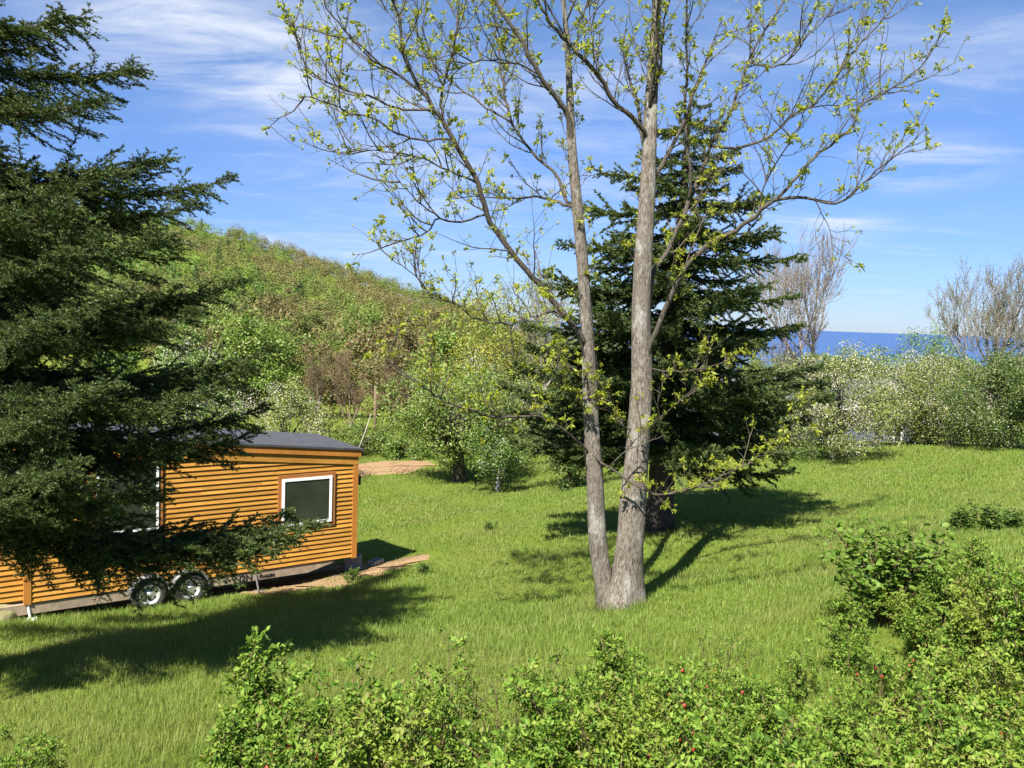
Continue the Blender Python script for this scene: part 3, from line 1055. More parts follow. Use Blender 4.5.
stem('T1', [(621, 613), (628, 560), (633, 500), (638, 440), (642, 390), (641, 330), (643, 260), (648, 180), (651, 110), (655, 40), (659, -50), (664, -150)], [0, .05, .2, .3], [21, 14.5, 12.8, 11.8, 10.8, 9.8, 8.8, 7.5, 6.5, 5, 3.6, 2])
stem('T2', [(613, 611), (603, 580), (597, 530), (594.5, 470), (591, 410), (588, 350), (583, 270), (577, 205), (572, 146), (569, 73), (566, 30), (560, -40), (556, -120)], [0, -.15, -.25, -.2], [15, 9.6, 8.8, 8.4, 7.5, 6.7, 5.8, 5.2, 4.6, 3, 2.6, 1.9, 1.2])
LIMB = {
    'L1': ([(588, 352), (572, 325), (548, 293), (531, 275), (506, 244), (488, 215), (479, 186), (459, 150), (440, 117), (419, 84), (404, 55), (400, 22), (389, -5), (375, -45)], [-.25, -1.2, -2], [6.5, 5.5, 5, 4.5, 4, 3, 2, 1]),
    'L1a': ([(440, 117), (442, 91), (455, 36), (459, 0), (466, -35)], [-1.5, -1], [2.6, 1.8, .8]),
    'L1b': ([(426, 96), (400, 73), (378, 62), (353, 40), (335, 18), (318, -6)], [-1.6, -2.4], [2.2, 1.5, .8]),
    'L1c': ([(430, 104), (400, 109), (371, 97), (335, 86), (309, 69), (297, 42), (293, 18)], [-1.5, -1.2], [2.2, 1.5, .7]),
    'L1d': ([(455, 146), (426, 140), (400, 135), (378, 120), (349, 113), (327, 102), (300, 97)], [-1.2, -2.2], [2, 1.4, .7]),
    'L1e': ([(477, 183), (455, 173), (426, 160), (400, 153), (371, 150), (344, 147)], [-1., -.5], [2, 1.4, .7]),
    'L1f': ([(488, 217), (459, 222), (436, 220), (426, 233), (400, 241), (381, 236)], [-.9, -1.6], [2, 1.4, .7]),
    'L1g': ([(440, 221), (420, 203), (406, 190), (392, 172)], [-1.2, -1.8], [1.3, .6]),
    'L2': ([(574, 216), (562, 206), (550, 200), (532, 197), (506, 199), (478, 197), (450, 196)], [-.2, .8, 1.2], [3.4, 2.6, 1.6, .7]),
    'L3': ([(573, 214), (566, 200), (557, 175), (532, 153), (513, 124), (502, 80), (499, 47), (495, 18), (484, -30)], [-.2, .5, 1.], [3.4, 2.6, 2, 1]),
    'L3a': ([(513, 124), (498, 114), (484, 106), (459, 87), (440, 73), (422, 51), (400, 30), (380, 0)], [.4, 1.4], [2.2, 1.6, .7]),
    'L4': ([(572, 146), (570, 125), (563, 106), (551, 90), (539, 73), (521, 40), (495, 0), (472, -40)], [-.2, -.6, -.9], [5.5, 4.6, 4, 2]),
    'L4a': ([(541, 76), (521, 66), (499, 60), (473, 62), (455, 73), (440, 90)], [-.5, -1.4], [1.8, 1.2, .6]),
    'L5': ([(646, 140), (639, 124), (615, 102), (601, 80), (586, 62), (561, 36), (546, 18), (537, -5), (527, -45)], [.2, -.6, -1.2], [4.6, 4.2, 3.6, 2.4, 1.4]),
    'L5a': ([(601, 80), (596, 52), (590, 20), (592, -20)], [-.4, .2], [1.8, 1.2, .7]),
    'R1': ([(645, 335), (649, 300), (654, 272), (671, 245), (687, 205), (699, 177), (711, 146), (734, 102), (746, 67), (762, 35), (778, 12), (790, -12)], [.1, .8, 1.4], [5, 4.4, 4, 3, 2, 1]),
    'R1a': ([(688, 203), (690, 177), (685, 118), (687, 59), (687, 0), (690, -50)], [.5, .2], [3.2, 2.8, 2, 1.2]),
    'R2': ([(645, 372), (657, 330), (671, 296), (683, 272), (707, 246), (734, 231), (754, 217), (774, 201), (801, 197), (829, 203), (848, 198), (865, 181), (892, 158), (913, 142)], [.05, -.9, -1.6], [5, 4.6, 4.2, 3.4, 2.2, 1.6, .8]),
    'R2a': ([(774, 201), (794, 181), (809, 162), (829, 146), (853, 126), (861, 106), (888, 91), (916, 71), (936, 43), (944, 22)], [-.9, -.4, -1], [2.8, 2.2, 1.6, .8]),
    'R2b': ([(754, 217), (770, 180), (790, 140), (806, 118)], [-.8, -1.8], [1.6, .7]),
    'R3': ([(713, 146), (738, 148), (770, 136), (794, 114), (817, 102), (837, 75), (857, 47), (876, 28), (892, 8), (902, -15)], [1., 2.], [3, 2.4, 1.8, .9]),
    'R3a': ([(809, 107), (828, 106), (845, 105), (862, 104), (880, 92)], [1.6, 2.], [1.3, .6]),
    'R4': ([(748, 66), (774, 67), (794, 55), (805, 39), (825, 20), (838, -2)], [1.2, .4], [1.8, 1.3, .7]),
    'R5': ([(650, 118), (658, 80), (664, 30), (672, -30)], [.2, -.3], [3, 2.2, 1.2]),
    'D1': ([(592, 462), (584, 448), (559, 426), (541, 418), (524, 416), (490, 417), (476, 412), (455, 405), (438, 398), (420, 384), (396, 367), (385, 354)], [-.25, -1.4, -2], [3.2, 2.8, 2.4, 1.8, .9]),
    'D1a': ([(438, 398), (433, 380), (425, 358)], [-1.5, -1.5], [1.2, .6]),
    'D2': ([(593, 428), (584, 408), (571, 393), (558, 378), (549, 362)], [-.2, -.9], [2, 1.4, .7]),
    'D3': ([(595, 450), (611, 469), (635, 485), (657, 494), (682, 492), (710, 481), (737, 470), (777, 448), (816, 430)], [-.3, -.75, -1.3], [2.2, 2.2, 2, 1.6, .8]),
    'D3a': ([(611, 469), (640, 440), (670, 410), (700, 385)], [-.6, -1.2], [1.4, .7]),
    'D4': ([(644, 368), (670, 371), (698, 369), (724, 362), (748, 353)], [0, -.6], [1.8, 1.2, .6]),
    'D5': ([(589, 357), (579, 340), (566, 318), (554, 312), (530, 317), (510, 324), (480, 319), (455, 305), (432, 293), (409, 272), (390, 256)], [-.2, -1, -1.8], [2.6, 2, 1.5, .7]),
    'D6': ([(640, 435), (622, 425), (606, 405), (592, 392), (578, 372)], [0, -.6], [2, 1.2, .6]),
}
for k, (a, b, c) in LIMB.items():
    stem(k, a, b, [q * (.46 if k[0] == 'D' else .55) for q in c])
# crown above the frame: free growing limbs from the stem tops
for k, (ang, tilt, ln, srcs) in enumerate([(0.3, .6, 3, 'T1'), (2.2, .5, 2.8, 'T1'), (4.2, .5, 2.6, 'T1'), (1.2, .5, 2.4, 'T2'), (3.6, .7, 2.6, 'T2'), (5.2, .6, 2.4, 'T2'), (1.5, 1.0, 3, 'T1'), (4.7, 1.0, 2.6, 'T2')]):
    P, R = ALL[srcs]
    i0 = int(len(P) * (.62 + .045 * k))
    i0 = min(i0, len(P) - 2)
    p = P[i0]
    d = np.array([math.cos(ang) * tilt, math.sin(ang) * tilt, 1.])
    q = [p]
    for s in range(7):
        d = unit(d + r.normal(size=3) * .1 + np.array([0, 0, .06]))
        q.append(q[-1] + d * ln / 7)
    ALL['U%d' % k] = (np.array(q), np.linspace(R[i0] * .36, .007, 8))

tw = Geo()
lf = Geo()
CL, CD = [], []
for key, (P, R) in ALL.items():
    if key[0] == 'T':
        trunk_pts = P
        g = Geo()
        n = 18
        R = R.copy()
        R[:3] *= [1.3, 1.14, 1.05]
        g.tube(P, R, n)
        vv = g.v[0].reshape(len(P), n, 3)
        th = np.arange(n) * 2 * math.pi / n
        for k in range(len(P)):
            low = max(0, 1 - k / 5.)
            s = 1 + (.06 + .16 * low) * np.sin(3 * th + k * .4) * .7 + .04 * np.sin(5 * th - k * .9) + r.normal(size=n) * .02
            vv[k] = P[k] + (vv[k] - P[k]) * s[:, None]
        g.v[0] = vv.reshape(-1, 3)
        link('trunk', g.mesh('trunk', [M['maple_bark']], True), mp)
        start = .45
    else:
        g = Geo()
        g.tube(P, R, 8)
        link('limb', g.mesh('limb', [M['limb_bark']], True), mp)
        start = .2
    seg = np.r_[0, np.cumsum(np.linalg.norm(np.diff(P, axis=0), axis=1))]
    tot = seg[-1]
    s = tot * start
    thin = key[0] == 'T'
    while s < tot:
        p = np.array([np.interp(s, seg, P[:, i]) for i in range(3)])
        i0 = min(np.searchsorted(seg, s), len(P) - 1)
        tan = unit(P[i0] - P[max(i0 - 1, 0)])
        perp = rand_dirs(1, r)[0]
        perp = unit(perp - tan * (perp @ tan))
        d = unit(tan * r.uniform(.4, .9) + perp * .8 + np.array([0, 0, .2]))
        long = r.random() < .38 and not thin
        ln = r.uniform(.8, 1.6) * (1.15 - .55 * s / tot) if long else r.uniform(.2, .6)
        if key[0] == 'D':
            ln *= .6
        m = 9 if long else 5
        q = [p]
        for a in range(m):
            d = unit(d + np.array([0, 0, .09]) + r.normal(size=3) * .12)
            q.append(q[-1] + d * ln / m)
        q = np.array(q)
        tw.tube(q, np.linspace(.013 if long else .007, .0035, m + 1), 4, 0, False)
        CL.append(q[-1])
        CD.append(d)
        for a in range(1, m):
            if r.random() < .8:
                d2 = unit(d * .7 + rand_dirs(1, r)[0] * .75 + np.array([0, 0, .2]))
                l2 = r.uniform(.15, .55) if long else r.uniform(.05, .2)
                e = [q[a]]
                for _ in range(4):
                    d2 = unit(d2 + r.normal(size=3) * .15 + np.array([0, 0, .06]))
                    e.append(e[-1] + d2 * l2 / 4)
                tw.tube(np.array(e), np.linspace(.0055, .0028, 5), 3, 0, False)
                if r.random() < .85:
                    CL.append(e[-1])
                    CD.append(d2)
                if l2 > .3 and r.random() < .5:
                    e2 = e[2] + unit(d2 + rand_dirs(1, r)[0]) * r.uniform(.06, .18)
                    tw.tube([e[2], (e[2] + e2) / 2, e2], [.004, .0035, .0025], 3, 0, False)
                    if r.random() < .8:
                        CL.append(e2)
                        CD.append(d2)
        s += r.uniform(.07, .20) * (1.6 if thin else 1.)
    CL.append(P[-1])
    CD.append(unit(P[-1] - P[-2]))
CL = np.array(CL)
CD = np.array(CD)
cs = r.uniform(.3, .95, len(CL)) * r.choice([.7, 1, 1.25], len(CL))
k = 9
c = np.repeat(CL, k, 0) + r.normal(size=(len(CL) * k, 3)) * .012
ax = unit(np.repeat(CD, k, 0) * .35 + rand_dirs(len(c), r) * .9 + np.array([0, 0, -.15]))
s_ = np.repeat(cs, k) * r.uniform(.7, 1.2, len(c))
leaves(lf, c, ax, .092 * s_, .040 * s_, r, .2, 0)
link('twigs', tw.mesh('twigs', [M['maple_twig']], True), mp)
link('foliage', lf.mesh('foliage', [M['maple_leaf']]), mp)
print('maple clusters', len(CL))

# ------------------------------------------------------------------ leafy trees
RMIN = [0.]


def grow(g, p, d, ln, rad, depth, r, tips, up=.12, kids=(3, 5), spread=.75, wig=.12, sides=6, shrink=.62, m=0):
    n = 6
    q = [np.asarray(p, float)]
    dirs = [unit(d)]
    dd = unit(d)
    for i in range(n):
        dd = unit(dd + r.normal(size=3) * wig + np.array([0, 0, up]))
        q.append(q[-1] + dd * ln / n)
        dirs.append(dd)
    q = np.array(q)
    g.tube(q, np.maximum(np.linspace(rad, rad * .55 if depth else rad * .35, n + 1), RMIN[0]), max(3, sides), m, False)
    if depth == 0:
        tips.append((q[-1], dd))
        tips.append((q[3], dd))
        return
    for k in range(r.integers(kids[0], kids[1] + 1)):
        f = r.uniform(.35, 1.)
        i = min(int(f * n) + 1, n)
        pr = rand_dirs(1, r)[0]
        nd = unit(dirs[i] * (1 - spread * .4) + pr * spread)
        grow(g, q[i], nd, ln * shrink * r.uniform(.7, 1.2), rad * .5 * (1.1 - .3 * f), depth - 1, r, tips, up, kids, spread, wig, sides - 1, shrink, m)
    grow(g, q[-1], dd, ln * shrink, rad * .5, depth - 1, r, tips, up, kids, spread, wig, sides - 1, shrink, m)


def broadleaf(seed, H, hw, base, mats, weights, nclump, per, leaf, bark, trunk_r=.16, forks=3, sag=0., flat=.8, clump=.17, twig=True):
    """tree of height H, crown half width hw starting at height base; returns (trunk mesh, crown mesh)"""
    r = np.random.default_rng(seed)
    g = Geo()
    fork = base + (H - base) * .12
    ln = np.array([r.normal() * .06 * H, r.normal() * .06 * H, 0])
    tp = curve_pts([np.zeros(3), ln * .3 + [0, 0, fork * .5], ln * .7 + [0, 0, fork]], 9)
    R = np.linspace(trunk_r, trunk_r * .72, 9)
    R[0] *= 1.35
    g.tube(tp, R, 10)
    top = tp[-1]
    c0 = np.array([ln[0], ln[1], (H + base) / 2])
    # clump centres through the crown, an uneven outline
    cs = []
    while len(cs) < nclump:
        d = rand_dirs(1, r)[0]
        rad = r.uniform(.25, 1.) ** .55
        lob = 1 + .22 * math.sin(3 * math.atan2(d[1], d[0]) + seed) * (1 - abs(d[2])) + .15 * r.normal()
        q = c0 + d * rad * lob * np.array([hw, hw, (H - base) / 2 * .95])
        if q[2] > base - .1:
            cs.append(q)
    cs = np.array(cs)
    hx = np.percentile(np.hypot(cs[:, 0] - c0[0], cs[:, 1] - c0[1]), 92)
    cs[:, :2] = c0[:2] * .3 + (cs[:, :2] - c0[:2]) * (hw * .9 / hx)
    zl, zh = np.percentile(cs[:, 2], 2), np.percentile(cs[:, 2], 97)
    cs[:, 2] = base + .12 + (cs[:, 2] - zl) * ((H - base) * .92 - .12) / (zh - zl)
    for q in cs:
        if r.random() < (.75 if twig else .3):
            st = top + (np.array([0, 0, 1]) * (q[2] - top[2]) * r.uniform(0, .35))
            mid = st * .5 + q * .5 + np.array([0, 0, (H - base) * (.06 - sag)]) + r.normal(size=3) * hw * .06
            pp = curve_pts([top, st * .7 + mid * .3, mid, q], 8)
            rr = trunk_r * r.uniform(.16, .34)
            g.tube(pp, np.linspace(rr, rr * .15 + .004, 8), 5, 0, False)
            for _ in range(3):
                i = r.integers(3, 8)
                e = pp[i] + unit(rand_dirs(1, r)[0] + [0, 0, .3]) * hw * r.uniform(.1, .25)
                g.tube([pp[i], (pp[i] + e) / 2 + r.normal(size=3) * .03, e], [rr * .3, rr * .2, .004], 3, 0, False)
    cm = Geo()
    N = nclump * per
    size = np.repeat(r.uniform(.55, 1.35, nclump), per) * clump * (hw + (H - base) / 2)
    off = rand_dirs(N, r) * (r.random(N) ** .5 * size)[:, None]
    off[:, 2] *= flat
    c = np.repeat(cs, per, 0) + off
    ax = unit(rand_dirs(N, r) + off / (np.linalg.norm(off, axis=1)[:, None] + 1e-9) * .7 + np.array([0, 0, -.1]))
    sz = leaf * r.uniform(.6, 1.4, N)
    which = r.choice(len(mats), N, p=np.array(weights) / sum(weights))
    # blossom gathers in some clumps and is nearly missing from others
    nb_ = len(mats) - 1
    if mats[-1].name == 'white blossom':
        other = np.where(which == nb_, 0, which)
        pb = np.repeat(r.random(nclump) ** 1.3 * 2.6, per) * weights[-1] / sum(weights)
        which = np.where(r.random(N) < pb, nb_, other)
        sz = np.where(which == nb_, sz * .58, sz)
    upv = off / (np.linalg.norm(off, axis=1)[:, None] + 1e-9) * 1.1 + np.array([0, 0, .8])
    leaves(cm, c, ax, sz, sz * .72, r, .15, which, up=upv)
    return g.mesh('trunk', [bark], True), cm.mesh('crown', mats)


def plant(pair, name, label, cat, loc, rz=0., sc=1., group=None, parts=('trunk', 'crown')):
    o = thing(name, label, cat, loc, rz, group, None, sc)
    for n_, me in zip(parts, pair):
        link(n_, me, o)
    return o


def fit(x0, x1, ytop, Y, sink=.1):
    """position, half width and height of a plant spanning columns x0..x1 with its top in row ytop"""
    xc = (x0 + x1) / 2
    p = on_ground(xc, Y)
    tp = pix(xc, ytop, Y)
    return (p[0], p[1], p[2] - sink), (x1 - x0) / 2 / F * Y, tp[2] - p[2] + sink


SEED = 100


def tree_at(x0, x1, ytop, Y, base, mats, w, name, label, cat, bark='apple_bark', trunk_r=.16, nclump=60, per=260, leaf=.09, group=None, trunk_x=None, **kw):
    global SEED
    SEED += 1
    loc, hw, H = fit(x0, x1, ytop, Y)
    if trunk_x is not None:
        q = on_ground(trunk_x, Y)
        loc = (q[0], q[1], q[2] - .1)
    pr = broadleaf(SEED, H, hw * 1.0, base * H, [M[m] for m in mats], w, nclump, per, leaf, M[bark], trunk_r, **kw)
    return plant(pr, name, label, cat, loc, 0, 1, group)


tree_at(364, 526, 370, 36, .28, ['leaf_fresh', 'leaf_pale', 'blossom'], [.5, .44, .06], 'apple_tree', 'spreading green apple tree with a thick dark trunk and low skirt', 'apple tree', trunk_r=.30, nclump=95, per=300, leaf=.09, trunk_x=460, sag=.06)
tree_at(470, 542, 428, 33, .30, ['leaf_dark', 'leaf_fresh', 'blossom'], [.5, .42, .08], 'apple_tree', 'small apple tree with a thin pale trunk on the lawn', 'apple tree', 'pale_bark', .085, 34, 190, .08, trunk_x=497)
tree_at(436, 536, 366, 43, .2, ['leaf_fresh', 'blossom'], [.6, .4], 'blossom_tree', 'white flowering tree showing above the spreading green apple tree', 'blossom tree', nclump=45, per=240)
tree_at(126, 246, 350, 33, .15, ['leaf_fresh', 'blossom'], [.62, .38], 'blossom_tree', 'white flowering tree behind the spruce and the tiny house roof', 'blossom tree', nclump=70, per=260)
tree_at(232, 338, 386, 36, .12, ['leaf_pale', 'blossom'], [.6, .4], 'blossom_tree', 'low white flowering tree above the dark right end of the roof', 'blossom tree', nclump=60, per=260)
tree_at(448, 566, 292, 52, .2, ['leaf_yellow', 'leaf_pale'], [.65, .35], 'willow_tree', 'yellow green willow rising behind the drooping maple branches', 'willow', nclump=75, per=230, leaf=.11, trunk_r=.22)
tree_at(778, 890, 354, 35, .12, ['leaf_pale', 'leaf_olive', 'blossom'], [.30, .34, .36], 'blossom_tree', 'pale blossoming apple tree on a short trunk beside the dark spruce', 'blossom tree', trunk_r=.14, nclump=80, per=280, leaf=.085, trunk_x=832)
tree_at(852, 968, 357, 41, .10, ['leaf_pale', 'leaf_olive', 'blossom'], [.28, .36, .36], 'blossom_tree', 'cream blossoming apple tree in front of the grey house', 'blossom tree', nclump=80, per=260, leaf=.095)
tree_at(940, 1062, 352, 36, .03, ['leaf_olive', 'leaf_dark', 'blossom'], [.3, .6, .1], 'large_bush', 'big rounded dark green bush at the lawn edge under the bare tree', 'bush', nclump=100, per=330, leaf=.08, twig=False)
tree_at(908, 1010, 354, 45, .15, ['leaf_olive', 'leaf_pale', 'blossom'], [.5, .25, .25], 'blossom_tree', 'olive brown budding tree with white flowers between house and dark bush', 'blossom tree', nclump=60, per=230)
tree_at(888, 974, 328, 78, .05, ['leaf_dark', 'leaf_fresh'], [.25, .75], 'green_tree', 'pointed bright green tree top standing out against the sea', 'tree', nclump=60, per=150, leaf=.16)
tree_at(902, 962, 402, 39, .03, ['leaf_pale', 'leaf_olive', 'blossom'], [.3, .5, .2], 'large_bush', 'low flowering bush in front of the right end of the grey house', 'bush', nclump=36, per=200, leaf=.085, twig=False)
tree_at(838, 906, 372, 39.5, .03, ['leaf_pale', 'leaf_olive', 'blossom'], [.34, .36, .3], 'large_bush', 'flowering bush filling the gap between the two blossoming apple trees', 'bush', nclump=44, per=200, leaf=.085, twig=False)
tree_at(762, 836, 378, 42, .03, ['leaf_olive', 'leaf_dark', 'blossom'], [.5, .4, .1], 'large_bush', 'olive bush hiding the grey house between the broad spruce and blossoms', 'bush', nclump=50, per=220, leaf=.09, twig=False)
tree_at(528, 600, 398, 33, .05, ['leaf_dark', 'leaf_olive'], [.6, .4], 'large_bush', 'dark low bush at the left foot of the broad spruce', 'bush', nclump=40, per=220, twig=False)
tree_at(700, 800, 398, 39, .05, ['leaf_dark', 'leaf_olive'], [.6, .4], 'large_bush', 'shadowy bush behind the broad spruce beside the grey house', 'bush', nclump=44, per=200, twig=False)
tree_at(376, 432, 440, 43, .05, ['leaf_fresh', 'leaf_olive'], [.6, .4], 'large_bush', 'green bush growing on the far side of the dirt path', 'bush', nclump=34, per=200, twig=False)
tree_at(330, 392, 425, 44, .05, ['leaf_olive', 'leaf_fresh'], [.6, .4], 'large_bush', 'olive bush at the foot of the weathered pole', 'bush', nclump=34, per=180, twig=False)
tree_at(540, 700, 388, 56, .1, ['leaf_olive', 'leaf_fresh'], [.5, .5], 'large_bush', 'wide green thicket seen under the spruce boughs beyond the lawn', 'bush', nclump=60, per=200, leaf=.11, twig=False)


def bare_tree(x, ytop, Y, spread, label, mat, bud, seed, name='bare_tree', d0=4, nb=2, lean=0., kids=(2, 4)):
    r = np.random.default_rng(seed)
    p = on_ground(x, Y)
    H = pix(x, ytop, Y)[2] - p[2]
    g = Geo()
    tips = []
    RMIN[0] = .0075 * H / 9
    grow(g, (0, 0, -.1), (lean, 0, 1), H * .30, H * .017, d0, r, tips, .10, kids, spread, .07, 7, .70)
    o = thing(name, label, 'bare tree', (p[0], p[1], p[2]))
    V = np.concatenate(g.v)
    k = H / V[:, 2].max()
    me = g.mesh('trunk', [M[mat]], True)
    me.transform(Matrix.Scale(k, 4))
    link('trunk', me, o)
    c = np.array([t[0] for t in tips]) * k
    if bud:
        n = bud
        c2 = np.repeat(c, n, 0) + r.normal(size=(len(c) * n, 3)) * .10
        cm = Geo()
        leaves(cm, c2, rand_dirs(len(c2), r), .07, .05, r)
        link('crown', cm.mesh('crown', [M['leaf_olive'] if mat == 'grey_twig' else M['bud_brown']]), o)
    return o


bare_tree(986, 246, 50, .58, 'nearly bare forked tree rising from the bushes beside the sea view', 'grey_twig', 2, 4, kids=(3, 4), d0=5)
bare_tree(806, 222, 48, .6, 'pale bare tree with upright fine twigs behind the broad spruce', 'grey_twig', 0, 9, kids=(3, 4), lean=.1, d0=5)
bare_tree(542, 262, 44, .6, 'pale budding tree between the maple stems and the yellow willow', 'grey_twig', 3, 12, kids=(3, 4))
bare_tree(352, 345, 46, .5, 'brown leafless tree with many upright twigs beside the weathered pole', 'brown_twig', 1, 14, kids=(3, 4))
bare_tree(392, 352, 52, .5, 'brown leafless tree between the pole and the spreading apple tree', 'brown_twig', 1, 17, kids=(3, 4))
bare_tree(318, 352, 55, .55, 'brown leafless tree rising over the low flowering tree', 'brown_twig', 2, 19, kids=(3, 4))
p = on_ground(374, 45)
H = pix(374, 386, 45)[2] - p[2]
g = Geo()
g.tube([(0, 0, -.2), (.03, 0, H * .5), (.0, 0, H)], [.10, .09, .075], 10)
g.tube([(0, 0, H * .8), (.35, 0, H * .88)], [.03, .02], 6)
po = thing('wooden_pole', 'weathered brown wooden pole standing among bare brush behind the tiny house', 'pole', p, 0, None, g.mesh('wooden_pole', [M['brown_twig']], True))
q0 = on_ground(353, 42)
q1 = pix(371, 414, 42) - q0
g = Geo()
g.tube([(0, 0, -.1), tuple(q1 * .5 + np.array([.1, 0, .1])), tuple(q1)], [.035, .03, .015], 6)
thing('fallen_branch', 'pale leaning dead branch just past the tiny house roof corner', 'branch', q0, 0, None, g.mesh('fallen_branch', [M['pale_bark']], True))

# individual trees on the lower slope of the hill, four kinds
KINDS = [('leaf_fresh', 'leaf_pale', 'bright green leafing tree on the lower slope of the wooded hill', 'bright green hillside trees'),
         ('leaf_olive', 'leaf_pale', 'olive green tree on the lower slope of the wooded hill', 'olive hillside trees'),
         ('bud_brown', 'leaf_olive', 'brown budding tree on the lower slope of the wooded hill', 'brown budding hillside trees'),
         ('leaf_dark', 'leaf_fresh', 'deep green tree on the lower slope of the wooded hill', 'deep green hillside trees')]
pairs = []
for k, (a, b, lab, grp) in enumerate(KINDS):
    pairs.append([broadleaf(300 + k * 7 + q, 8., 3.1, 1.6, [M[a], M[b]], [.65, .35], 46, 170, .21, M['brown_twig'], .16, clump=.16) for q in range(2)])
r = np.random.default_rng(77)
for k in range(84):
    D = 62 + 120 * r.random() ** 1.2
    x = r.uniform(60, 560) if k % 5 else r.uniform(540, 760)
    X = pix(x, 330, D)[0]
    kind = r.choice(4, p=[.34, .27, .25, .14])
    if 300 < x < 420 and D < 95:
        kind = 2
    if x > 540:
        kind = r.choice([0, 1, 3])
    a, b, lab, grp = KINDS[kind]
    sc = r.uniform(.7, 1.15) * (.8 if x > 540 else 1)
    z = gz(X, D)
    plant(pairs[kind][k % 2], 'hillside_tree', lab if x < 540 else lab.replace('the lower slope of the wooded hill', 'low ground behind the maple and broad spruce'), 'tree', (X, D, z - .3), r.uniform(0, 6.28), (sc * 1.1, sc * 1.1, sc), grp if x < 540 else grp.replace('hillside trees', 'trees behind the spruce'))
for k in range(16):
    D = 60 + 80 * r.random()
    x = r.uniform(790, 1060)
    X = pix(x, 330, D)[0]
    z = gz(X, D)
    ztop = pix(x, r.uniform(352, 366), D)[2]
    sc = max(.35, (ztop - z) / 8.)
    kind = (0, 1, 3)[k % 3]
    plant(pairs[kind][k % 2], 'shore_tree', ('bright green', 'olive', 'deep green')[k % 3] + ' tree crown beyond the grey house towards the sea', 'tree', (X, D, z - .3), r.uniform(0, 6.28), (sc * 1.4, sc * 1.4, sc), ('bright', 'olive', 'deep green')[k % 3] + ' trees beyond the house')

# distant woods
r = np.random.default_rng(55)
NT_ = 5200
u = r.uniform(-.85, .8, NT_)
D = 120 + 330 * r.random(NT_) ** .8
X = u * D
keep = (u < .12) | (D < 260)
X, D, u = X[keep], D[keep], u[keep]
Z = ground(X, D)
n1 = np.sin(X * .035 + 1.3 * np.sin(D * .021)) + np.sin(D * .043 + X * .011) + r.normal(size=len(X)) * .75
kind = np.digitize(n1, [-.25, .75, 1.35, 2.6])
kind[r.random(len(X)) < .10] = 0
kind[r.random(len(X)) < .05] = 3
kind[r.random(len(X)) < .02] = 4
per = 210
hh = np.where(kind == 4, r.uniform(7, 10, len(X)), 4.2 + 5.5 * r.random(len(X)) ** 1.5) * np.where(u > .12, .62, 1)
ww = np.where(kind == 4, 1.7, hh * r.uniform(.32, .52, len(X)))
d = rand_dirs(len(X) * per, r).reshape(len(X), per, 3)
d[..., 2] = np.abs(d[..., 2]) * 1.25 - .35
rad = r.random((len(X), per, 1)) ** .35
q = d * rad * np.stack([ww, ww, hh * .5], -1)[:, None]
q[..., 2] += (hh * .5)[:, None]
con = (kind == 4)[:, None]
taper = np.where(con, np.clip(1.15 - q[..., 2] / hh[:, None], .05, 1.1), 1.)
q[..., :2] *= taper[..., None]
q += np.stack([X, D, Z], -1)[:, None]
cm = Geo()
c = q.reshape(-1, 3)
dd = d.reshape(-1, 3)
sz = r.uniform(.26, .6, len(c))
leaves(cm, c, unit(np.cross(dd, rand_dirs(len(c), r))), sz, sz * .8, r, .1, np.repeat(kind, per), up=dd * 1.6 + np.array([0, 0, .5]))
link('distant_woods', cm.mesh('distant_woods', FOREST), kind='stuff')

# ------------------------------------------------------------------ grey house behind the blossom trees
M['clap'] = None
t = NT('grey blue clapboard')
w_ = t.n('ShaderNodeTexWave', wave_type='BANDS', bands_direction='Z', wave_profile='SAW', inp={'Scale': 1.3})
c_ = t.coord()
t.t.links.new(c_, w_.inputs['Vector'])
col = t.ramp(t.noise(4, 4, .6, c_), [(.3, (.075, .09, .12)), (.7, (.11, .125, .155))])
M['clap'] = t.surf(t.principled(col, .7, .3, t.bump(w_.outputs['Fac'], .6, .02)))
M['shingle'] = flat_mat('grey shingles', (.085, .085, .085), .9, .2, var=.3, scale=9, bump=.4)
HY = 47.
a = pix(700, 450, HY)
b = pix(962, 450, HY)
hz = min(gz(a[0], HY), gz(b[0], HY)) - .1
eave = pix(925, 411, HY)[2]
W = b[0] - a[0]
eh = eave - hz
ho = thing('house', 'low grey blue clapboard house with white trim mostly hidden by blossom trees', 'house', (a[0], HY, hz))
g = Geo()
g.box((0, 0, 0), (W, 7, eh))
link('wall', g.mesh('wall', [M['clap']]), ho)
g = Geo()
rh = 1.3
vv = [(-.4, -.45, eh + .02), (W + .4, -.45, eh + .02), (W + .4, 3.5, eh + rh), (-.4, 3.5, eh + rh), (-.4, 7.45, eh + .02), (W + .4, 7.45, eh + .02)]
vv += [(x, y, z + .14) for x, y, z in vv]
g.add(vv, [(6, 7, 8, 9), (9, 8, 11, 10), (0, 3, 2, 1), (3, 4, 5, 2), (0, 1, 7, 6), (4, 10, 11, 5)])
g.g.append((np.array([[0, 6, 9, 3], [3, 9, 10, 4], [1, 2, 8, 7], [2, 5, 11, 8]]) + g.n - 12, 0))
rf = link('roof', g.mesh('roof', [M['shingle']]), ho)
g = Geo()
g.box((-.42, -.5, eh - .04), (W + .42, -.452, eh + .17))
link('fascia', g.mesh('fascia', [M['white']]), ho)
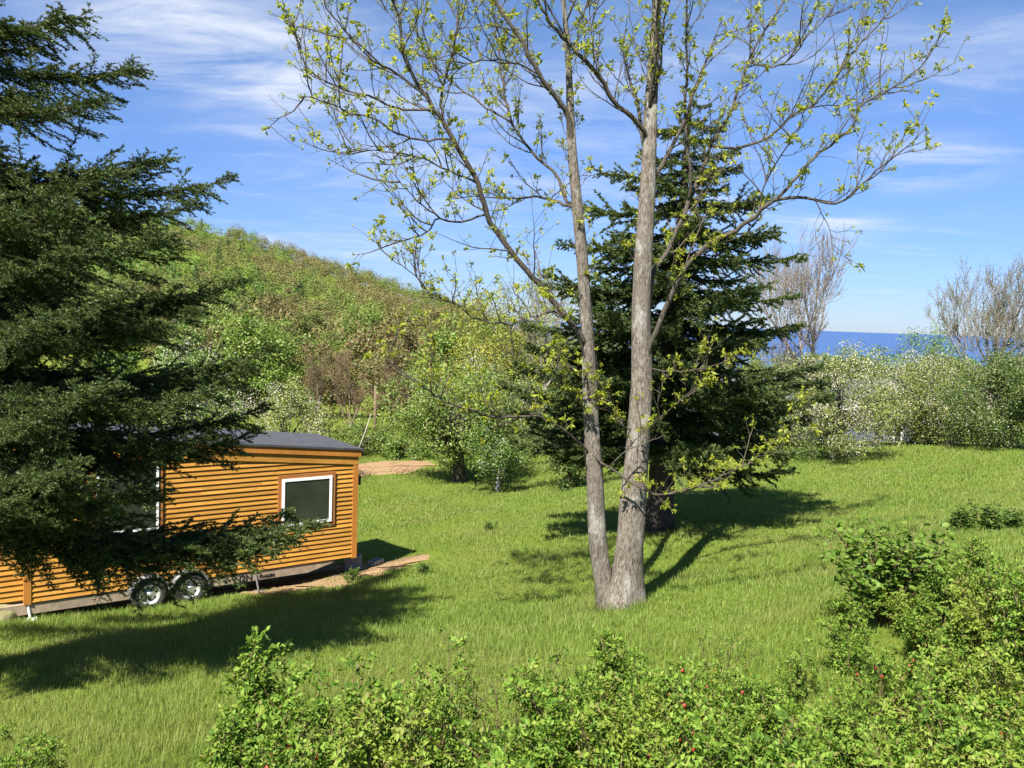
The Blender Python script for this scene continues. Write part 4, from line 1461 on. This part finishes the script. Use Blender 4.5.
for xa, xb, ya, yb in ((892, 904, 443, 424), (770, 788, 443, 425), (938, 952, 432, 414), (820, 832, 444, 428)):
    A = pix(xa, ya, HY - .05)
    B = pix(xb, yb, HY - .05)
    x0, x1, z0, z1 = A[0] - a[0], B[0] - a[0], A[2] - hz, min(B[2] - hz, eh - .15)
    z0 = max(z0, .5)
    g = Geo()
    for q0, q1 in (((x0, -.06, z0), (x1, -.002, z0 + .1)), ((x0, -.06, z1 - .1), (x1, -.002, z1)), ((x0, -.06, z0 + .1), (x0 + .12, -.002, z1 - .1)), ((x1 - .12, -.06, z0 + .1), (x1, -.002, z1 - .1))):
        g.box(q0, q1)
    wn = link('window', g.mesh('window', [M['white']]), ho)
    g = Geo()
    g.box((x0 + .12, -.03, z0 + .1), (x1 - .12, -.012, z1 - .1))
    link('pane', g.mesh('pane', [M['glass']]), wn)

# ------------------------------------------------------------------ grass
r = np.random.default_rng(3)
gg = Geo()


def patch_noise(x, y):
    return (np.sin(x * 1.1 + 1.7 * np.sin(y * .6)) + np.sin(y * 1.3 - x * .5 + 2) + np.sin(x * 2.7 + y * 1.9) * .6) / 2.6


def blades(y0, y1, dens, h0, h1, w, xl=.68, xr=.68, mar=2.5):
    A = (y1 - y0) * ((xl + xr) * (y0 + y1) / 2 + 2 * mar)
    n = int(A * dens)
    Y = r.uniform(y0, y1, n)
    X = r.uniform(-1, 1, n) * (xr * Y + mar)
    clump = r.normal(size=(n, 2)) * .03
    X, Y = X + clump[:, 0], Y + clump[:, 1]
    bad = in_poly(X, Y, SOIL_P) & (r.random(n) < np.where(np.sin(X * 3.1 + 2 * np.sin(Y * 2.3)) > .5, .6, .94))
    bad |= in_poly(X, Y, PATH_P) & (r.random(n) < .96)
    X, Y = X[~bad], Y[~bad]
    n = len(X)
    Z = ground(X, Y) - .01
    pn = patch_noise(X, Y)
    h = r.uniform(h0, h1, n) * (1 + .35 * pn) * np.where(r.random(n) < .06, 1.5, 1)
    az = r.uniform(0, 6.283, n)
    be = r.uniform(.1, .75, n) * h
    dx, dy = np.cos(az), np.sin(az)
    wx, wy = -dy * w * .5 * r.uniform(.7, 1.3, n), dx * w * .5 * r.uniform(.7, 1.3, n)
    P = np.stack([X, Y, Z], -1)
    W_ = np.stack([wx, wy, np.zeros(n)], -1)
    mid = P + np.stack([dx * be * .35, dy * be * .35, h * .6], -1)
    tip = P + np.stack([dx * be, dy * be, h], -1)
    V = np.stack([P - W_, P + W_, mid + W_ * .75, mid - W_ * .75, tip], 1).reshape(-1, 3)
    k = np.arange(n)[:, None] * 5
    gg.v.append(V)
    gg.g.append((k + np.array([[0, 1, 2, 3]]) + gg.n, 0))
    gg.g.append((k + np.array([[3, 2, 4]]) + gg.n, 0))
    gg.n += len(V)


blades(4.0, 8, 1100, .08, .20, .006, .75, .75, 2)
blades(8, 12, 1300, .05, .13, .006)
blades(12, 18, 1000, .05, .12, .008)
blades(18, 26, 560, .04, .11, .012)
blades(26, 38, 330, .05, .11, .016)
blades(38, 60, 110, .07, .14, .03)
# longer uncut grass round the maple foot
n = 900
an, rr = r.uniform(0, 6.283, n), .22 + .35 * r.random(n) ** 1.6
Xb, Yb = MB[0] - .05 + 1.25 * rr * np.cos(an), MB[1] + rr * np.sin(an)
Zb = ground(Xb, Yb) - .01
hb = r.uniform(.1, .26, n)
lx = r.normal(size=(n, 2)) * .06
P_ = np.stack([Xb, Yb, Zb], -1)
W2 = np.stack([np.sin(an), np.cos(an), 0 * an], -1) * .0045
Vb = np.stack([P_ - W2, P_ + W2, P_ + np.stack([lx[:, 0], lx[:, 1], hb], -1)], 1).reshape(-1, 3)
gg.add(Vb, np.arange(len(Vb)).reshape(-1, 3), 0)
link('grass', gg.mesh('grass', [M['grass']]), kind='stuff')

# weeds at the right
def weed_mesh(seed):
    r = np.random.default_rng(seed)
    g = Geo()
    C, A = [], []
    for k in range(26):
        b = np.array([r.normal() * .11, r.normal() * .1, 0])
        h = r.uniform(.2, .42)
        e = b + np.array([r.normal() * .06, r.normal() * .06, h])
        g.tube([b, (b + e) / 2, e], [.005, .004, .002], 3, 0, False)
        for f in np.linspace(.25, 1, 7):
            for s in range(3):
                an = r.uniform(0, 6.28)
                C.append(b + (e - b) * f)
                A.append((math.cos(an), math.sin(an), r.uniform(-.2, .4)))
    leaves(g, np.array(C), np.array(A), r.uniform(.06, .11, len(C)), .05, r, .15, 1, up=np.array([0, 0, 1.]))
    return g.mesh('weed_clump', [M['rose_stem'], M['nettle']])


wm = [weed_mesh(1), weed_mesh(2)]
for k, (x, Y, s, lab) in enumerate([(962, 17.8, 1.1, 'dark green weed clump in the lawn, left one of a trio beside the bushes'), (988, 17.6, 1.3, 'dark green weed clump in the lawn, tall middle one of a trio'), (1010, 17.9, 1., 'dark green weed clump in the lawn, right one of a trio by the frame edge'),
                               (352, 19.2, .7, 'small weed tuft growing by the soil heap below the tiny house window'), (424, 19.4, .6, 'small weed tuft beside the bare soil past the tiny house'), (490, 24.5, .6, 'small dark weed tuft alone in the open lawn left of the maple')]):
    p = on_ground(x, Y)
    thing('weed_clump', lab, 'weeds', p, k * 1.3, 'weed clumps in the lawn', wm[k % 2], s)

# ------------------------------------------------------------------ front shrubs
def rose_shrub(seed, H, W, nstem, leafmat, dens=.85, hips=0, leaf=.052, bare=.0):
    r = np.random.default_rng(seed)
    st = Geo()
    C, A = [], []
    tips = []
    for k in range(nstem):
        az = r.uniform(0, 6.283)
        sp = r.uniform(.0, 1.) ** .7
        b = np.array([math.cos(az), math.sin(az), 0]) * r.uniform(0, .12) * W
        d = unit(np.array([math.cos(az) * sp * W / H, math.sin(az) * sp * W / H, 1.]))
        L = H * r.uniform(.7, 1.08)
        m = 8
        q = [b]
        for i in range(m):
            d = unit(d + r.normal(size=3) * .11 + np.array([math.cos(az), math.sin(az), -.3]) * .07 * i / m)
            q.append(q[-1] + d * L / m)
        q = np.array(q)
        st.tube(q, np.linspace(.009, .003, m + 1), 5, 0, False)
        for i in range(2, m + 1):
            for _ in range(r.integers(1, 3)):
                sd = unit(rand_dirs(1, r)[0] * .8 + d * .4 + np.array([0, 0, .5]))
                ln = r.uniform(.12, .32) * (H ** .5)
                e0 = q[i]
                qq = [e0]
                dd = sd
                for _2 in range(4):
                    dd = unit(dd + r.normal(size=3) * .15 + np.array([0, 0, .1]))
                    qq.append(qq[-1] + dd * ln / 4)
                st.tube(np.array(qq), np.linspace(.0035, .0018, 5), 3, 0, False)
                tips.append(qq[-1])
                for j in range(1, 5):
                    if r.random() < dens and r.random() > bare:
                        for _3 in range(1 if r.random() < .55 else 2):
                            C.append(qq[j])
                            A.append(unit(rand_dirs(1, r)[0] + dd * .5 + np.array([0, 0, .1])))
    C = np.array(C)
    A = np.array(A)
    # compound leaf: a stalk with seven leaflets
    lf = Geo()
    n = len(C)
    ls = r.uniform(.7, 1.25, n)
    side = unit(np.cross(A, np.array([0, 0, 1.]) + .7 * r.normal(size=(n, 3))))
    for f, s in ((.35, 1), (.35, -1), (.62, 1), (.62, -1), (.88, 1), (.88, -1), (1.0, 0)):
        c = C + A * (leaf * 2.5 * f * ls)[:, None] + np.array([0, 0, -1]) * (leaf * .6 * f * f * ls)[:, None]
        ax = unit(side * s * .9 + A * (.5 if s else 1))
        lm = np.where(r.random(n) < .3, 1, 0)
        leaves(lf, c, ax, leaf * ls * r.uniform(.85, 1.15, n), leaf * .62 * ls, r, .18, lm, up=np.array([0, 0, 1.]))
    zm = max(v[:, 2].max() for v in st.v)
    res = [st.mesh('stems', [M['rose_stem']], True), lf.mesh('foliage', [M[leafmat], M['rose_young']])]
    if hips:
        n_ = 8
        th = np.arange(n_) * 2 * math.pi / n_
        V = []
        for a, rr in ((1, .004), (.6, .015), (0, .019), (-.6, .015), (-1, .005)):
            V.append(np.stack([rr * np.cos(th), rr * np.sin(th), np.full(n_, a * .019)], -1))
        i = np.arange(4)[:, None] * n_ + np.arange(n_)[None]
        j = np.arange(4)[:, None] * n_ + (np.arange(n_)[None] + 1) % n_
        hg = Geo()
        hg.add(np.concatenate(V), np.stack([i, i + n_, j + n_, j], -1).reshape(-1, 4))
        hip = hg.mesh('rose_hip', [M['hip']], True)
        spots = [(np.array(tips[r.integers(len(tips))]) + r.normal(size=3) * .02) / zm for _ in range(hips)]
        res.append((hip, spots))
    for me in res[:2]:
        me.transform(Matrix.Scale(1 / zm, 4))
    return res


ROSE = [rose_shrub(1, 1.0, .65, 10, 'rose_leaf'), rose_shrub(2, 1.0, .8, 11, 'rose_leaf'), rose_shrub(3, 1.0, .65, 11, 'rose_young', .9), rose_shrub(4, 1.0, .7, 11, 'rose_leaf', .85, 14), rose_shrub(5, 1.0, .7, 9, 'rose_leaf', .9, 0, .042, .12),
        rose_shrub(6, 1.0, .5, 5, 'rose_leaf', .7, 0, .03, .3)]
FRONT = [  # column, row of the top, distance, kind, label
    (252, 662, 6.9, 0, 'leafy rose shrub growing alone in the long grass, furthest from the thicket'),
    (330, 690, 6.5, 1, 'low rose shrub between the lone leafy one and the upright forked one'),
    (438, 648, 7.1, 4, 'open rose shrub with a visible forked stem and round leafy head'),
    (498, 664, 6.9, 5, 'thin twiggy rose shoot beside the forked open shrub'),
    (392, 700, 6.1, 2, 'short pale leaved rose shrub at the foot of the forked open shrub'),
    (560, 668, 7.0, 1, 'rounded rose shrub starting the dense thicket in front of the maple'),
    (622, 650, 7.3, 0, 'bright leafy rose shrub directly below the maple trunk'),
    (676, 668, 6.9, 3, 'rose shrub dotted with red hips in the middle of the thicket'),
    (722, 622, 8.4, 5, 'sparse twiggy shoot standing above the thicket, right of the maple trunk'),
    (738, 668, 7.2, 3, 'rose shrub carrying red hips under the sparse twiggy shoot'),
    (796, 640, 8.2, 4, 'loose rose shrub with bare lower stems right of the hip bearing ones'),
    (852, 622, 8.8, 1, 'wide rose shrub at the foot of the broad leaved shrub'),
    (915, 596, 9.2, 0, 'tall rose shrub on the bank just right of the broad leaved shrub'),
    (962, 580, 9.0, 2, 'yellow green rose shrub high on the right bank'),
    (1012, 566, 8.6, 4, 'tall loose rose shrub at the far right end of the bank'),
    (1040, 600, 7.6, 0, 'dense rose shrub cut by the right border of the view'),
    (885, 650, 7.4, 3, 'rose shrub in the bank thicket below the wide one'),
    (950, 640, 7.4, 1, 'full rose shrub in front of the yellow green one'),
    (1005, 655, 6.4, 2, 'pale rose shrub low on the right bank'),
]
FRONT += [(850, 596, 9.7, 0, 'rose shrub at the left foot of the broad leaved shrub, on the lawn edge'),
          (905, 588, 9.9, 2, 'pale rose shrub touching the right foot of the broad leaved shrub'),
          (945, 560, 10.0, 1, 'rose shrub at the top of the bank behind the yellow green one'),
          (985, 552, 9.8, 0, 'bushy rose shrub on the bank crest below the weed clumps'),
          (1020, 545, 9.4, 4, 'loose tall rose shrub on the bank crest at the right border')]
LOW = [(520, 712, 6.0), (575, 702, 6.0), (630, 700, 6.0), (685, 706, 5.9), (735, 704, 6.0), (785, 702, 6.0), (838, 690, 6.4), (900, 700, 5.9), (960, 700, 5.6), (1010, 715, 5.2),
       (505, 748, 5.2), (565, 738, 5.2), (620, 735, 5.2), (680, 736, 5.2), (735, 735, 5.1), (860, 735, 5.2), (925, 742, 4.9), (985, 745, 4.7), (278, 728, 6.0), (15, 748, 6.6), (230, 742, 6.0)]
r = np.random.default_rng(8)


def put_shrub(x, yt, Y, kind, label, group):
    p = on_ground(x, Y)
    H = max(.5, pix(x, yt, Y)[2] - p[2])
    pr = ROSE[kind]
    o = thing('rose_shrub', label, 'shrub', (p[0], p[1], p[2] - .03), r.uniform(0, 6.28), group, None, (min(max(H * .95, .6), 1.25),) * 2 + (H * 1.12,))
    for n_, me in zip(('stems', 'foliage'), pr):
        link(n_, me, o)
    if len(pr) > 2:
        for q in pr[2][1]:
            link('rose_hip', pr[2][0], o, q)
    return o


for x, yt, Y, k, lab in FRONT:
    put_shrub(x, yt, Y, k, lab, 'rose shrubs on the front bank')
for i, (x, yt, Y) in enumerate(LOW):
    put_shrub(x, yt, Y, (0, 1, 2, 3, 1)[i % 5], 'low bright green rose shrub in the nearest thicket along the bottom edge', 'low rose shrubs in the nearest thicket')

# broad leaved shrub on the bank
r = np.random.default_rng(18)
p = on_ground(882, 10.4)
H = pix(882, 522, 10.4)[2] - p[2]
g = Geo()
C, A = [], []
for k in range(40):
    az = r.uniform(0, 6.28)
    sp = r.uniform(.03, .75)
    d = unit(np.array([math.cos(az) * sp, math.sin(az) * sp, 1]))
    q = [np.array([math.cos(az) * .05, math.sin(az) * .05, 0])]
    L = H * r.uniform(.7, 1.05)
    for i in range(9):
        d = unit(d + r.normal(size=3) * .07)
        q.append(q[-1] + d * L / 9)
    q = np.array(q)
    g.tube(q, np.linspace(.011, .003, 10), 5, 0, False)
    for i in range(2, 10):
        for s in range(6):
            an = r.uniform(0, 6.28)
            e = unit(np.array([math.cos(an), math.sin(an), r.uniform(-.1, .6)]))
            C.append(q[i] + e * r.uniform(.01, .10) + (q[i] - q[i - 1]) * r.uniform(-.5, .5))
            A.append(e)
lf = Geo()
C = np.array(C)
A = np.array(A)
hexleaves(lf, C, A, r.uniform(.06, .11, len(C)), r.uniform(.05, .085, len(C)), r, np.array([0, 0, 1.]))
o = thing('broadleaf_shrub', 'upright shrub with broad rounded shiny leaves standing above the bank thicket', 'shrub', p)
link('stems', g.mesh('stems', [M['rose_stem']], True), o)
link('foliage', lf.mesh('foliage', [M['broad_leaf']]), o)

# ------------------------------------------------------------------ sky and sun
SUN_DIR = unit(np.array([-.46, -.89, 0]))
EL = math.radians(51)
sd = np.array([SUN_DIR[0] * math.cos(EL), SUN_DIR[1] * math.cos(EL), math.sin(EL)])
ld = bpy.data.lights.new('sun', 'SUN')
ld.energy = 5.0
ld.angle = math.radians(.53)
ld.color = (1, .955, .88)
lo = bpy.data.objects.new('sun', ld)
COL.objects.link(lo)
lo.rotation_euler = Vector(sd).to_track_quat('Z', 'Y').to_euler()
lo.location = (0, 0, 30)

wd = bpy.data.worlds.new('World')
SC.world = wd
wd.use_nodes = True
nt = wd.node_tree
nt.nodes.clear()


def wn(kind, inp=None, **kw):
    o = nt.nodes.new(kind)
    for k, v in kw.items():
        setattr(o, k, v)
    for k, v in (inp or {}).items():
        if isinstance(v, bpy.types.NodeSocket):
            nt.links.new(v, o.inputs[k])
        else:
            o.inputs[k].default_value = v
    return o


sky = wn('ShaderNodeTexSky', sky_type='NISHITA', sun_disc=False, sun_elevation=EL, sun_rotation=math.atan2(SUN_DIR[0], SUN_DIR[1]), altitude=60, air_density=1.0, dust_density=.1, ozone_density=2.2)
skyc = wn('ShaderNodeHueSaturation', {'Saturation': 1.12, 'Value': 1.0, 'Color': sky.outputs[0]})
tc = wn('ShaderNodeTexCoord')
sep = wn('ShaderNodeSeparateXYZ', {0: tc.outputs['Generated']})
skyc = wn('ShaderNodeMix', {0: 1., 6: skyc.outputs[0], 7: (.93, .945, 1.08, 1)}, data_type='RGBA', blend_type='MULTIPLY')
hr = wn('ShaderNodeMapRange', {'Value': sep.outputs[2], 'From Min': -.02, 'From Max': .42, 'To Min': 1, 'To Max': 0}, interpolation_type='SMOOTHSTEP')
skyc = wn('ShaderNodeMix', {0: hr.outputs[0], 6: skyc.outputs[2]}, data_type='RGBA', blend_type='MULTIPLY')
skyc.inputs[7].default_value = (.47, .615, .95, 1)
za = wn('ShaderNodeMath', {0: sep.outputs[2], 1: .10}, operation='ADD')
zm = wn('ShaderNodeMath', {0: za.outputs[0], 1: .02}, operation='MAXIMUM')
px_ = wn('ShaderNodeMath', {0: sep.outputs[0], 1: zm.outputs[0]}, operation='DIVIDE')
py_ = wn('ShaderNodeMath', {0: sep.outputs[1], 1: zm.outputs[0]}, operation='DIVIDE')
cv = wn('ShaderNodeCombineXYZ', {0: px_.outputs[0], 1: py_.outputs[0]})
mp1 = wn('ShaderNodeMapping', {'Vector': cv.outputs[0], 'Rotation': (0, 0, .6), 'Scale': (.8, 1.5, 1)})
nz = wn('ShaderNodeTexNoise', {'Vector': mp1.outputs[0], 'Scale': 1.9, 'Detail': 9, 'Roughness': .64, 'Distortion': .45})
base = wn('ShaderNodeMapRange', {'Value': nz.outputs['Fac'], 'From Min': .53, 'From Max': .85, 'To Min': 0, 'To Max': .35})
acc = base.outputs[0]
fil = wn('ShaderNodeMapRange', {'Value': nz.outputs['Fac'], 'From Min': .34, 'From Max': .66, 'To Min': 0, 'To Max': 1})
# cloud banks stand in fixed directions of the sky
for (x, y, w, h, st) in [(225, 45, .17, .08, 1.), (120, 10, .14, .06, .6), (470, 130, .3, .14, .42), (930, 162, .085, .032, 1.), (842, 226, .07, .018, .9), (990, 50, .16, .05, .35), (330, 250, .25, .03, .35), (400, 190, .12, .035, .3), (720, 210, .12, .05, .3), (700, 60, .25, .08, .25)]:
    c = unit(ray(x, y))
    az = math.atan2(c[0], c[1])
    v1 = wn('ShaderNodeVectorMath', {0: tc.outputs['Generated'], 1: tuple(c)}, operation='SUBTRACT')
    rt = wn('ShaderNodeMapping', {'Vector': v1.outputs[0], 'Rotation': (0, .12, 0), 'Scale': (1 / w, 1 / w, 1 / h)})
    ln = wn('ShaderNodeVectorMath', {0: rt.outputs[0]}, operation='LENGTH')
    mk = wn('ShaderNodeMapRange', {'Value': ln.outputs['Value'], 'From Min': 1.25, 'From Max': .0, 'To Min': 0, 'To Max': st}, interpolation_type='SMOOTHSTEP')
    ml = wn('ShaderNodeMath', {0: mk.outputs[0], 1: fil.outputs[0]}, operation='MULTIPLY')
    acc = wn('ShaderNodeMath', {0: acc, 1: ml.outputs[0]}, operation='ADD').outputs[0]
cl = wn('ShaderNodeClamp', {0: acc, 1: 0., 2: .8})
mx = wn('ShaderNodeMix', {0: cl.outputs[0], 6: skyc.outputs[2], 7: (6.2, 6.6, 7.4, 1)}, data_type='RGBA')
bg = wn('ShaderNodeBackground', {'Color': mx.outputs[2], 'Strength': .052})
ow = wn('ShaderNodeOutputWorld', {0: bg.outputs[0]})

SC.view_settings.view_transform = 'Standard'
SC.view_settings.look = 'None'
SC.view_settings.gamma = 1
SC.view_settings.use_curve_mapping = False
SC.view_settings.exposure = 1.5
SC.render.engine = 'CYCLES'
SC.cycles.max_bounces = 6
SC.cycles.diffuse_bounces = 3
SC.cycles.glossy_bounces = 2
SC.cycles.transmission_bounces = 3
SC.cycles.use_denoising = True
tri = sum(len(m.polygons) for m in bpy.data.meshes)
print('faces', tri)
